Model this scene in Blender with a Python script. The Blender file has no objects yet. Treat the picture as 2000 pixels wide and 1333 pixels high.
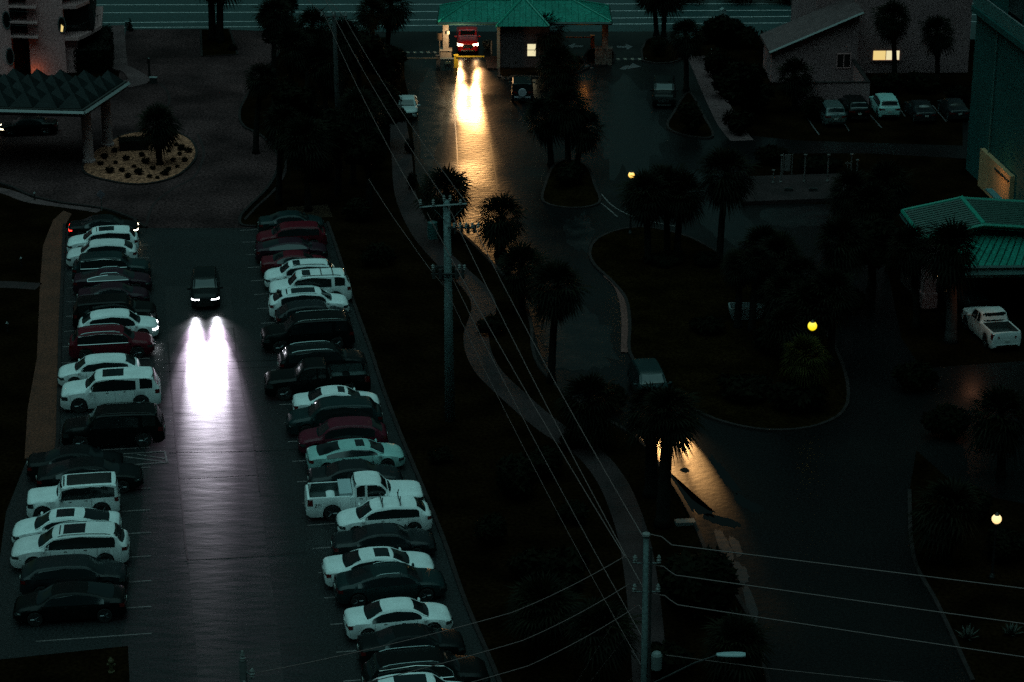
import bpy, bmesh, math, random
from mathutils import Vector, Matrix
R = math.radians
random.seed(7)
scene = bpy.context.scene
col = scene.collection

# ------------------------------------------------------------------ camera geometry (a 16th floor balcony, long lens)
F, PITCH, CAMH = 4500.0, R(20.9), 51.0
CP, SP = math.cos(PITCH), math.sin(PITCH)
def ray(px, py):
    dx = (px - 1000.0) / F; dy = (666.5 - py) / F
    return Vector((dx, CP + dy * SP, -SP + dy * CP))
def P(px, py, z=0.0):
    d = ray(px, py); t = (z - CAMH) / d.z
    return Vector((d.x * t, d.y * t, z))
def PY(px, py, Y):
    d = ray(px, py); t = Y / d.y
    return Vector((d.x * t, Y, CAMH + d.z * t))
def depth(p):
    return p.y * CP + (CAMH - p.z) * SP
def scale(p):
    return F / depth(p)
def proj(p):
    d = depth(p)
    up = p.y * SP - (CAMH - p.z) * CP
    return 1000 + F * p.x / d, 666.5 - F * up / d
def height_at(base, py):
    """height over the ground point at which a vertical line reaches picture row py"""
    lo, hi = 0.0, 48.0
    for _ in range(50):
        m = (lo + hi) / 2
        if proj(Vector((base.x, base.y, m)))[1] > py: lo = m
        else: hi = m
    return lo
LOT = R(8.6)                                   # the car park's grid is turned against the view
LX = Vector((math.cos(LOT), math.sin(LOT), 0)); LY = Vector((-math.sin(LOT), math.cos(LOT), 0))

# ------------------------------------------------------------------ materials
MATS = {}
def mat(name, c, rough=0.6, c2=None, scale=4.0, metal=0.0, spec=0.5, coat=0.0, bump=0.0, bscale=None, emit=None, estr=0.0,
        detail=6.0, stretch=None, grain=0.0, grain_scale=14.0, rough2=None, coat_rough=0.1, alpha=None, ramp=(0.35, 0.65)):
    if name in MATS: return MATS[name]
    m = bpy.data.materials.new(name); m.use_nodes = True
    nt = m.node_tree; N = nt.nodes; L = nt.links
    b = N['Principled BSDF']
    b.inputs['Base Color'].default_value = (*c, 1)
    b.inputs['Roughness'].default_value = rough
    b.inputs['Metallic'].default_value = metal
    b.inputs['Specular IOR Level'].default_value = spec
    b.inputs['Coat Weight'].default_value = coat
    b.inputs['Coat Roughness'].default_value = coat_rough
    if emit:
        b.inputs['Emission Color'].default_value = (*emit, 1); b.inputs['Emission Strength'].default_value = estr
    fac = None
    if c2 or bump or rough2 is not None or grain:
        tc = N.new('ShaderNodeTexCoord'); mp = N.new('ShaderNodeMapping')
        L.new(tc.outputs['Object'], mp.inputs['Vector'])
        if stretch: mp.inputs['Scale'].default_value = stretch[0]; mp.inputs['Rotation'].default_value = (0, 0, stretch[1])
        n = N.new('ShaderNodeTexNoise'); n.inputs['Scale'].default_value = scale; n.inputs['Detail'].default_value = detail
        L.new(mp.outputs[0], n.inputs['Vector'])
        mr = N.new('ShaderNodeMapRange'); mr.inputs[1].default_value = ramp[0]; mr.inputs[2].default_value = ramp[1]
        L.new(n.outputs['Fac'], mr.inputs[0]); fac = mr.outputs[0]
        colr = None
        if c2:
            mx = N.new('ShaderNodeMix'); mx.data_type = 'RGBA'
            mx.inputs['A'].default_value = (*c, 1); mx.inputs['B'].default_value = (*c2, 1)
            L.new(fac, mx.inputs['Factor']); colr = mx.outputs['Result']
        if grain:
            g = N.new('ShaderNodeTexNoise'); g.inputs['Scale'].default_value = grain_scale; g.inputs['Detail'].default_value = 2
            L.new(tc.outputs['Object'], g.inputs['Vector'])
            gr = N.new('ShaderNodeMapRange'); gr.inputs[1].default_value = 0.3; gr.inputs[2].default_value = 0.7
            gr.inputs[3].default_value = 1 - grain; gr.inputs[4].default_value = 1 + grain
            L.new(g.outputs['Fac'], gr.inputs[0])
            mm = N.new('ShaderNodeMix'); mm.data_type = 'RGBA'; mm.blend_type = 'MULTIPLY'; mm.inputs['Factor'].default_value = 1
            if colr: L.new(colr, mm.inputs['A'])
            else: mm.inputs['A'].default_value = (*c, 1)
            L.new(gr.outputs[0], mm.inputs['B']); colr = mm.outputs['Result']
        if colr: L.new(colr, b.inputs['Base Color'])
        if rough2 is not None:
            rr = N.new('ShaderNodeMapRange'); rr.inputs[3].default_value = rough; rr.inputs[4].default_value = rough2
            L.new(fac, rr.inputs[0]); L.new(rr.outputs[0], b.inputs['Roughness'])
        if bump:
            bn = N.new('ShaderNodeTexNoise'); bn.inputs['Scale'].default_value = bscale or scale * 3; bn.inputs['Detail'].default_value = 4
            L.new(mp.outputs[0], bn.inputs['Vector'])
            bu = N.new('ShaderNodeBump'); bu.inputs['Strength'].default_value = bump; bu.inputs['Distance'].default_value = 0.05
            L.new(bn.outputs['Fac'], bu.inputs['Height']); L.new(bu.outputs[0], b.inputs['Normal'])
            if coat: L.new(bu.outputs[0], b.inputs['Coat Normal'])
    MATS[name] = m
    return m

# ------------------------------------------------------------------ mesh builder
class MB:
    def __init__(s): s.v = []; s.f = []; s.m = []
    def add(s, vs, fs, mi=0):
        o = len(s.v); s.v += [tuple(v) for v in vs]
        s.f += [tuple(o + i for i in f) for f in fs]; s.m += [mi] * len(fs)
    def box(s, c, size, rz=0.0, mi=0, M=None):
        x, y, z = (k / 2 for k in size); ca, sa = math.cos(rz), math.sin(rz); vs = []
        for a, b_, d in ((-1,-1,-1),(1,-1,-1),(1,1,-1),(-1,1,-1),(-1,-1,1),(1,-1,1),(1,1,1),(-1,1,1)):
            p = Vector((a * x * ca - b_ * y * sa, a * x * sa + b_ * y * ca, d * z))
            if M: p = M @ p
            vs.append(p + Vector(c))
        s.add(vs, ((3,2,1,0),(4,5,6,7),(0,1,5,4),(1,2,6,5),(2,3,7,6),(3,0,4,7)), mi)
        return s
    def tube(s, pts, r, n=6, mi=0, caps=True):
        pts = [Vector(p) for p in pts]; rs = r if isinstance(r, (list, tuple)) else [r] * len(pts)
        base = len(s.v); prev = None
        for i, p in enumerate(pts):
            t = (pts[min(i + 1, len(pts) - 1)] - pts[max(i - 1, 0)])
            t = t.normalized() if t.length > 1e-9 else Vector((0, 0, 1))
            if prev is None:
                a = t.cross(Vector((0, 0, 1)));
                if a.length < 1e-3: a = t.cross(Vector((1, 0, 0)))
                a.normalize()
            else:
                a = prev - t * prev.dot(t); a.normalize()
            prev = a; b_ = t.cross(a)
            for k in range(n):
                th = 2 * math.pi * k / n
                s.v.append(tuple(p + (a * math.cos(th) + b_ * math.sin(th)) * rs[i]))
        for i in range(len(pts) - 1):
            for k in range(n):
                a0 = base + i * n + k; a1 = base + i * n + (k + 1) % n
                s.f.append((a0, a1, a1 + n, a0 + n)); s.m.append(mi)
        if caps:
            s.f.append(tuple(base + k for k in range(n))[::-1]); s.m.append(mi)
            e = base + (len(pts) - 1) * n
            s.f.append(tuple(e + k for k in range(n))); s.m.append(mi)
        return s
    def lathe(s, prof, n=16, c=(0, 0, 0), axis='z', mi=0):
        base = len(s.v); c = Vector(c)
        for r_, h in prof:
            for k in range(n):
                th = 2 * math.pi * k / n
                p = Vector((r_ * math.cos(th), r_ * math.sin(th), h))
                if axis == 'y': p = Vector((p.x, p.z, p.y))
                if axis == 'x': p = Vector((p.z, p.x, p.y))
                s.v.append(tuple(p + c))
        for i in range(len(prof) - 1):
            for k in range(n):
                a0 = base + i * n + k; a1 = base + i * n + (k + 1) % n
                s.f.append((a0, a1, a1 + n, a0 + n)); s.m.append(mi)
        s.f.append(tuple(base + k for k in range(n))[::-1]); s.m.append(mi)
        e = base + (len(prof) - 1) * n
        s.f.append(tuple(e + k for k in range(n))); s.m.append(mi)
        return s
    def prism(s, poly, z0, z1, mi=0):
        n = len(poly); vs = [(p[0], p[1], z0) for p in poly] + [(p[0], p[1], z1) for p in poly]
        s.add(vs, [tuple(range(n))[::-1], tuple(range(n, 2 * n))] + [(i, (i + 1) % n, (i + 1) % n + n, i + n) for i in range(n)], mi)
        return s
    def build(s, name, m, parent=None, smooth=False, fix=True, loc=None):
        me = bpy.data.meshes.new(name); me.from_pydata(s.v, [], s.f)
        ms = m if isinstance(m, (list, tuple)) else [m]
        for k in ms: me.materials.append(k)
        if len(ms) > 1: me.polygons.foreach_set('material_index', s.m)
        if fix:
            bm = bmesh.new(); bm.from_mesh(me)
            bmesh.ops.recalc_face_normals(bm, faces=bm.faces)
            bm.to_mesh(me); bm.free()
        if smooth:
            me.polygons.foreach_set('use_smooth', [True] * len(me.polygons))
        me.update()
        o = bpy.data.objects.new(name, me); col.objects.link(o)
        if parent: o.parent = parent
        if loc is not None: o.location = loc
        return o

def tag(o, label=None, cat=None, group=None, kind=None):
    if label: o['label'] = label
    if cat: o['category'] = cat
    if group: o['group'] = group
    if kind: o['kind'] = kind
    return o
def thing(name, label, cat, loc=(0, 0, 0), rz=0.0, group=None):
    o = bpy.data.objects.new(name, None); col.objects.link(o)
    o.empty_display_size = 0.3
    o.location = loc; o.rotation_euler = (0, 0, rz)
    return tag(o, label, cat, group)
def children(o):
    return [c for c in bpy.data.objects if c.parent == o]
def copy_tree(o, parent=None):
    c = o.copy(); col.objects.link(c)
    if parent: c.parent = parent
    for ch in children(o): copy_tree(ch, c)
    return c

def smooth_pts(pts, closed=False, n=6):
    """Catmull-Rom through ground points"""
    pts = [Vector(p) for p in pts]; out = []; k = len(pts)
    rng = range(k if closed else k - 1)
    for i in rng:
        p1, p2 = pts[i], pts[(i + 1) % k]
        p0 = pts[(i - 1) % k] if (closed or i > 0) else p1
        p3 = pts[(i + 2) % k] if (closed or i + 2 < k) else p2
        for j in range(n):
            t = j / n
            out.append(0.5 * ((2 * p1) + (p2 - p0) * t + (2 * p0 - 5 * p1 + 4 * p2 - p3) * t * t + (3 * p1 - p0 - 3 * p2 + p3) * t ** 3))
    if not closed: out.append(pts[-1])
    return out
def PX(lst, z=0.0): return [P(x, y, z) for x, y in lst]
def sheet(name, pts, z, m, closed_smooth=0, parent=None, skirt=0.0):
    pts = [Vector((p.x, p.y, z)) for p in pts]
    if closed_smooth: pts = smooth_pts(pts, True, closed_smooth)
    bm = bmesh.new(); vs = [bm.verts.new(p) for p in pts]
    f = bm.faces.new(vs); f.normal_update()
    if f.normal.z < 0: f.normal_flip()
    bmesh.ops.triangulate(bm, faces=[f], ngon_method='EAR_CLIP')
    if skirt:
        lo = [bm.verts.new((p.x, p.y, z - skirt)) for p in pts]
        for i in range(len(pts)):
            j = (i + 1) % len(pts); bm.faces.new((vs[i], vs[j], lo[j], lo[i]))
    me = bpy.data.meshes.new(name); bm.to_mesh(me); bm.free(); me.materials.append(m)
    o = bpy.data.objects.new(name, me); col.objects.link(o)
    if parent: o.parent = parent
    return o
def kerb_mb(mb, pts, w=0.18, h=0.13, closed=False):
    pts = [Vector((p.x, p.y, 0)) for p in pts]; k = len(pts); base = len(mb.v)
    for i, p in enumerate(pts):
        a = pts[(i + 1) % k] if (closed or i + 1 < k) else p
        b = pts[(i - 1) % k] if (closed or i > 0) else p
        t = (a - b).normalized(); nrm = Vector((-t.y, t.x, 0)) * (w / 2)
        mb.v += [tuple(p + nrm - Vector((0, 0, .02))), tuple(p + nrm + Vector((0, 0, h))), tuple(p - nrm + Vector((0, 0, h))), tuple(p - nrm - Vector((0, 0, .02)))]
    for i in range(k if closed else k - 1):
        a = base + i * 4; b = base + ((i + 1) % k) * 4
        for q in range(3): mb.f.append((a + q, a + q + 1, b + q + 1, b + q)); mb.m.append(0)
def ribbon(name, pts, w, z, m, parent=None, h=0.0):
    mb = MB(); pts = [Vector((p.x, p.y, 0)) for p in pts]; k = len(pts)
    for i, p in enumerate(pts):
        t = (pts[min(i + 1, k - 1)] - pts[max(i - 1, 0)]).normalized(); nr = Vector((-t.y, t.x, 0)) * (w / 2)
        mb.v += [tuple(p + nr + Vector((0, 0, z))), tuple(p - nr + Vector((0, 0, z)))]
    for i in range(k - 1): mb.f.append((2 * i + 1, 2 * i + 3, 2 * i + 2, 2 * i)); mb.m.append(0)
    return mb.build(name, m, parent, fix=False)
# ------------------------------------------------------------------ vehicles
def pchip(xs, ys):
    n = len(xs); h = [xs[i + 1] - xs[i] for i in range(n - 1)]; d = [(ys[i + 1] - ys[i]) / h[i] for i in range(n - 1)]
    m = [0.0] * n; m[0] = d[0]; m[-1] = d[-1]
    for i in range(1, n - 1):
        if d[i - 1] * d[i] > 0:
            w1 = 2 * h[i] + h[i - 1]; w2 = h[i] + 2 * h[i - 1]
            m[i] = (w1 + w2) / (w1 / d[i - 1] + w2 / d[i])
    def f(x):
        if x <= xs[0]: return ys[0]
        if x >= xs[-1]: return ys[-1]
        i = 0
        while x > xs[i + 1]: i += 1
        t = (x - xs[i]) / h[i]; t2 = t * t; t3 = t2 * t
        return (2 * t3 - 3 * t2 + 1) * ys[i] + (t3 - 2 * t2 + t) * h[i] * m[i] + (-2 * t3 + 3 * t2) * ys[i + 1] + (t3 - t2) * h[i] * m[i + 1]
    return f

# top outline from tail (0) to nose (1); belt height; roof half width factor; axle positions; roof, windscreen and rear glass ranges
SPEC = {
 'sedan': dict(L=4.88, W=1.85, H=1.45, top=[(0,.66),(.012,.92),(.04,1.03),(.14,1.07),(.185,1.09),(.34,1.38),(.46,1.45),(.56,1.43),(.62,1.37),(.765,1.00),(.82,.97),(.92,.87),(.975,.74),(1,.55)],
    belt=[(0,.82),(.1,.95),(.5,.93),(.8,.88),(.95,.72),(1,.6)], roofw=.63, ax=(.195,.805), wr=.335, ws=(.635,.762), rg=(.195,.335), panes=[(.235,.70)], sun=(.46,.585), roof=(.35,.61)),
 'fastback': dict(L=4.9, W=1.87, H=1.43, top=[(0,.7),(.015,.98),(.05,1.07),(.12,1.12),(.33,1.37),(.46,1.43),(.56,1.42),(.63,1.35),(.775,.99),(.83,.96),(.92,.87),(.975,.74),(1,.55)],
    belt=[(0,.85),(.1,.98),(.5,.95),(.8,.88),(.95,.72),(1,.6)], roofw=.62, ax=(.19,.805), wr=.345, ws=(.645,.77), rg=(.115,.325), panes=[(.19,.71)], sun=(.46,.59), roof=(.34,.62)),
 'suv': dict(L=4.75, W=1.88, H=1.68, top=[(0,.75),(.012,1.02),(.03,1.14),(.055,1.2),(.115,1.56),(.18,1.63),(.4,1.68),(.56,1.66),(.63,1.58),(.755,1.15),(.80,1.11),(.92,1.01),(.975,.86),(1,.62)],
    belt=[(0,.9),(.08,1.08),(.5,1.03),(.8,1.0),(.94,.84),(1,.66)], roofw=.68, ax=(.2,.8), wr=.365, ws=(.645,.752), rg=(.05,.118), panes=[(.11,.70)], sun=(.40,.58), roof=(.13,.62)),
 'crossover': dict(L=4.65, W=1.86, H=1.62, top=[(0,.72),(.012,.98),(.035,1.12),(.065,1.2),(.17,1.48),(.27,1.58),(.43,1.62),(.56,1.60),(.635,1.52),(.77,1.08),(.815,1.05),(.92,.96),(.975,.82),(1,.6)],
    belt=[(0,.9),(.08,1.08),(.5,1.0),(.8,.96),(.94,.8),(1,.62)], roofw=.65, ax=(.195,.8), wr=.36, ws=(.65,.766), rg=(.068,.165), panes=[(.15,.71)], sun=(.40,.58), roof=(.2,.62)),
 'hatch': dict(L=4.3, W=1.79, H=1.5, top=[(0,.72),(.014,.98),(.04,1.08),(.07,1.14),(.16,1.40),(.25,1.47),(.42,1.5),(.55,1.48),(.63,1.40),(.78,1.0),(.83,.97),(.93,.88),(.98,.75),(1,.56)],
    belt=[(0,.85),(.08,1.0),(.5,.95),(.8,.9),(.95,.74),(1,.6)], roofw=.66, ax=(.2,.81), wr=.325, ws=(.645,.775), rg=(.073,.158), panes=[(.14,.71)], sun=(.42,.58), roof=(.18,.62)),
 'bigsuv': dict(L=5.35, W=2.03, H=1.92, top=[(0,.8),(.008,1.1),(.02,1.24),(.03,1.32),(.07,1.80),(.11,1.87),(.4,1.92),(.57,1.91),(.635,1.84),(.735,1.36),(.77,1.31),(.92,1.22),(.975,1.08),(1,.75)],
    belt=[(0,1.0),(.06,1.22),(.5,1.17),(.8,1.13),(.95,1.0),(1,.8)], roofw=.74, ax=(.2,.815), wr=.41, ws=(.65,.733), rg=(.032,.074), panes=[(.08,.205),(.245,.70)], sun=(.42,.56), roof=(.1,.62)),
 'offroad': dict(L=4.75, W=1.95, H=1.86, top=[(0,.8),(.006,1.1),(.012,1.2),(.03,1.78),(.06,1.83),(.3,1.86),(.57,1.85),(.61,1.8),(.665,1.3),(.70,1.25),(.94,1.2),(.985,1.08),(1,.8)],
    belt=[(0,1.05),(.05,1.18),(.5,1.15),(.8,1.13),(.96,1.05),(1,.85)], roofw=.80, ax=(.2,.83), wr=.42, ws=(.617,.662), rg=(.013,.03), panes=[(.05,.28),(.31,.645)], sun=None, roof=(.05,.605)),
 'pickup': dict(L=5.9, W=2.03, H=1.9, top=[(0,.9),(.006,1.2),(.012,1.3),(.03,1.3),(.385,1.3),(.392,1.36),(.42,1.83),(.45,1.88),(.53,1.9),(.585,1.87),(.625,1.8),(.705,1.33),(.74,1.28),(.93,1.2),(.978,1.08),(1,.75)],
    belt=[(0,1.1),(.05,1.24),(.5,1.2),(.8,1.14),(.95,1.02),(1,.8)], roofw=.74, ax=(.215,.82), wr=.41, ws=(.635,.703), rg=(.394,.418), panes=[(.425,.495),(.515,.67)], sun=None, roof=(.44,.60), bed=(.03,.37)),
}
def car_mats():
    mat('glass_dark', (.006, .010, .011), .12, spec=.6)
    mat('tyre_rubber', (.008, .008, .008), .8); mat('wheel_alloy', (.10, .11, .115), .35, metal=.9)
    mat('wheel_black', (.01, .01, .01), .4); mat('black_trim', (.008, .009, .009), .5)
    mat('chrome', (.6, .62, .62), .12, metal=1.0); mat('satin_rail', (.35, .4, .4), .3, metal=.9)
    mat('lamp_red', (.09, .004, .004), .2, coat=.5); mat('lamp_clear', (.02, .025, .025), .12, spec=.8)
    mat('plate_white', (.45, .45, .43), .5)
    mat('sunroof_glass', (.01, .016, .018), .15, spec=.5)
    mat('headlamp_white_lit', (1, 1, 1), .3, emit=(.9, .95, 1), estr=14)
    mat('headlamp_warm_lit', (1, 1, 1), .3, emit=(1, .86, .55), estr=9)
    mat('tail_lit', (.2, 0, 0), .3, emit=(1, .03, .02), estr=6)
PAINTS = {
 'white': dict(c=(.70, .72, .72), rough=.32, spec=.3), 'pearl': dict(c=(.62, .62, .62), rough=.32, spec=.3), 'sage': dict(c=(.26, .44, .42), rough=.3, spec=.3),
 'silver': dict(c=(.07, .10, .10), rough=.3, metal=.3), 'teal': dict(c=(.005, .017, .018), rough=.35, spec=.3),
 'slate': dict(c=(.008, .011, .0125), rough=.35, spec=.3), 'black': dict(c=(.002, .003, .003), rough=.35, spec=.16), 'graphite': dict(c=(.004, .006, .0065), rough=.35, spec=.14), 'greywhite': dict(c=(.34, .36, .36), rough=.32, spec=.3),
 'maroon': dict(c=(.075, .009, .018), rough=.35, spec=.2), 'plum': dict(c=(.024, .008, .014), rough=.35, spec=.2), 'red': dict(c=(.55, .006, .008), rough=.28, coat=.4), 'burgundy': dict(c=(.085, .006, .012), rough=.35, spec=.2),
}
def paint(n):
    d = dict(PAINTS[n]); c = d.pop('c')
    return mat('paint_' + n, c, c2=tuple(k * 1.15 for k in c), scale=1.6, grain=.13, grain_scale=16, **d)

vr = random.Random(77)
def vary(sp):
    """no two models share an outline: shift the roof line, the belt and the glass a little"""
    sp = dict(sp); dh, db, dr, dx = vr.uniform(-.045, .045), vr.uniform(-.03, .03), vr.uniform(-.025, .025), vr.uniform(-.012, .012)
    mx = max(z for _, z in sp['top'])
    sp['top'] = [(x if x in (0, 1) or sp.get('bed') else min(.999, max(.001, x + dx * math.sin(math.pi * x))), z + dh * max(0, (z - 1.05) / (mx - 1.05))) for x, z in sp['top']]
    sp['belt'] = [(x, z + db * (1 if .05 < x < .9 else .3)) for x, z in sp['belt']]
    sp['roofw'] += dr; sp['H'] += dh
    if not sp.get('bed'):
        for k in ('ws', 'rg', 'roof'): sp[k] = tuple(x + dx * math.sin(math.pi * x) for x in sp[k])
    return sp
class CarShape:
    def __init__(s, typ, L=None, kw=1.0):
        sp = vary(SPEC[typ]); s.sp = sp; s.typ = typ
        s.L = L or sp['L']; k = s.L / sp['L']; s.k = k
        s.kw = kw * (.55 + .45 * k); s.kz = .6 + .4 * k
        s.W = sp['W'] * s.kw; s.H = sp['H'] * s.kz
        s.top = pchip(*zip(*sp['top'])); s.belt = pchip(*zip(*sp['belt']))
        s.wf = pchip(*zip(*[(0, .80), (.015, .9), (.06, .965), (.2, 1.0), (.7, 1.0), (.86, .985), (.94, .93), (.98, .82), (1, .66)]))
        if typ in ('bigsuv', 'offroad', 'pickup'):
            s.wf = pchip(*zip(*[(0, .90), (.01, .96), (.05, .99), (.2, 1.0), (.8, 1.0), (.93, .975), (.98, .90), (1, .76)]))
    def x(s, f): return (f - .5) * s.L
    def section(s, f):
        sp = s.sp; w = s.W / 2 * s.wf(f); zt = s.top(f) * s.kz
        zh = s.belt(f) * s.kz; zsh = min(zh, zt - .05)
        ref = (zh + .06); c = max(0.0, min(1.0, (zt - ref) / max(.05, s.H - ref)))
        wt = w * (.84 + (sp['roofw'] + .12 - .84) * c) if c > 0 else w * .84
        wt = w * .86 * (1 - c) + w * (sp['roofw'] + .1) * c
        zb = (.22 + .14 * max(0, (f - .93) / .07) ** 2 + .16 * max(0, (.06 - f) / .06) ** 2) * s.kz
        zl = zb + .22; zmid = zb + .45
        arch = 0
        for a in sp['ax']:
            dx = (f - a) * s.L; Ra = sp['wr'] * s.kz + .065
            if abs(dx) < Ra: arch = max(arch, sp['wr'] * s.kz + math.sqrt(Ra * Ra - dx * dx))
        z1 = max(zb, arch); z2 = max(zl, arch + .02); z3 = max(zmid, arch + .06)
        z3 = min(z3, zsh - .04); z2 = min(z2, z3 - .03); z1 = min(z1, z2 - .02)
        p5z = zt - (.035 + .05 * c)
        if sp.get('bed') and sp['bed'][0] < f < sp['bed'][1]:
            zf = .82 * s.kz
            return [(0, z1), (w * .93, z1), (w * .985, z2), (w, z3), (w * .975, zsh), (w * .95, zt), (w * .86, zt), (w * .85, zf), (0, zf)]
        return [(0, z1), (w * .93, z1), (w * .985, z2), (w, z3), (w * .955, zsh), (wt, p5z), (wt * .90, zt - .012), (wt * .5, zt), (0, zt + .012)]
    def side(s, f, z):
        q = s.section(f); (wa, za), (wb, zb) = q[4], q[5]
        t = (z - za) / max(.01, zb - za); return wa + (wb - wa) * t
    def roofpt(s, f, y):
        q = s.section(f); wt = q[5][0]; a = abs(y) / wt
        k = [(0, q[8][1]), (.5, q[7][1]), (.9, q[6][1]), (1.0, q[5][1])]
        for i in range(3):
            if a <= k[i + 1][0]:
                t = (a - k[i][0]) / (k[i + 1][0] - k[i][0]); return k[i][1] + (k[i + 1][1] - k[i][1]) * t
        return k[3][1]
    def body(s):
        mb = MB(); fs = set()
        for i in range(45): fs.add(round(i / 44, 4))
        for a in s.sp['ax']:
            for d in (-1.0, -.97, -.85, -.6, -.3, 0, .3, .6, .85, .97, 1.0): fs.add(round(a + d * (s.sp['wr'] * s.kz + .064) / s.L, 4))
        for t in s.sp['top']: fs.add(round(t[0], 4))
        if s.sp.get('bed'):
            for b in s.sp['bed']: fs |= {round(b - .0004, 4), round(b + .0006, 4)}
        fs = sorted(f for f in fs if 0 <= f <= 1); n = 9
        for f in fs:
            q = s.section(f); x = s.x(f)
            ring = [(x, -y, z) for y, z in q] + [(x, y, z) for y, z in q[-2:0:-1]]
            mb.v += ring
        m = 2 * n - 2
        for i in range(len(fs) - 1):
            for k in range(m):
                a = i * m + k; b = i * m + (k + 1) % m
                mb.f.append((a, b, b + m, a + m)); mb.m.append(0)
        mb.f.append(tuple(range(m))[::-1]); mb.m.append(0)
        e = (len(fs) - 1) * m; mb.f.append(tuple(range(e, e + m))); mb.m.append(0)
        return mb
    def top_pane(s, f0, f1, frac, off=.008, nx=5, ny=8, bow=0.0):
        mb = MB()
        for i in range(nx + 1):
            f = f0 + (f1 - f0) * i / nx; wt = s.section(f)[5][0] * frac
            for j in range(ny + 1):
                y = -wt + 2 * wt * j / ny; fb = f + bow * (1 - (y / wt) ** 2)
                mb.v.append((s.x(fb), y, s.roofpt(fb, y) + off))
        for i in range(nx):
            for j in range(ny):
                a = i * (ny + 1) + j; mb.f.append((a, a + 1, a + ny + 2, a + ny + 1)); mb.m.append(0)
        return mb
    def side_rows(s, f0, f1, side, off=.008, nz=5, nx=14):
        rows = []
        mid = (f0 + f1) / 2; q = s.section(mid); zlo = q[4][1] + .012; zhi = q[5][1] - .012
        for j in range(nz + 1):
            z = zlo + (zhi - zlo) * j / nz
            lo, hi = f0, f1
            def ok(f):
                qq = s.section(f); return qq[5][1] - .02 >= z
            ff = hi
            while ff > mid and not ok(ff): ff -= .004
            gg = lo
            while gg < mid and not ok(gg): gg += .004
            row = []
            for i in range(nx + 1):
                f = gg + (ff - gg) * i / nx
                row.append((s.x(f), side * (s.side(f, z) + off), z))
            rows.append(row)
        return rows
    def side_pane(s, f0, f1, side):
        rows = s.side_rows(f0, f1, side); mb = MB(); nx = len(rows[0])
        for r in rows: mb.v += r
        for j in range(len(rows) - 1):
            for i in range(nx - 1):
                a = j * nx + i; mb.f.append((a, a + 1, a + 1 + nx, a + nx)); mb.m.append(0)
        border = rows[0] + [r[-1] for r in rows[1:-1]] + rows[-1][::-1] + [r[0] for r in rows[-2:0:-1]]
        return mb, border

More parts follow.
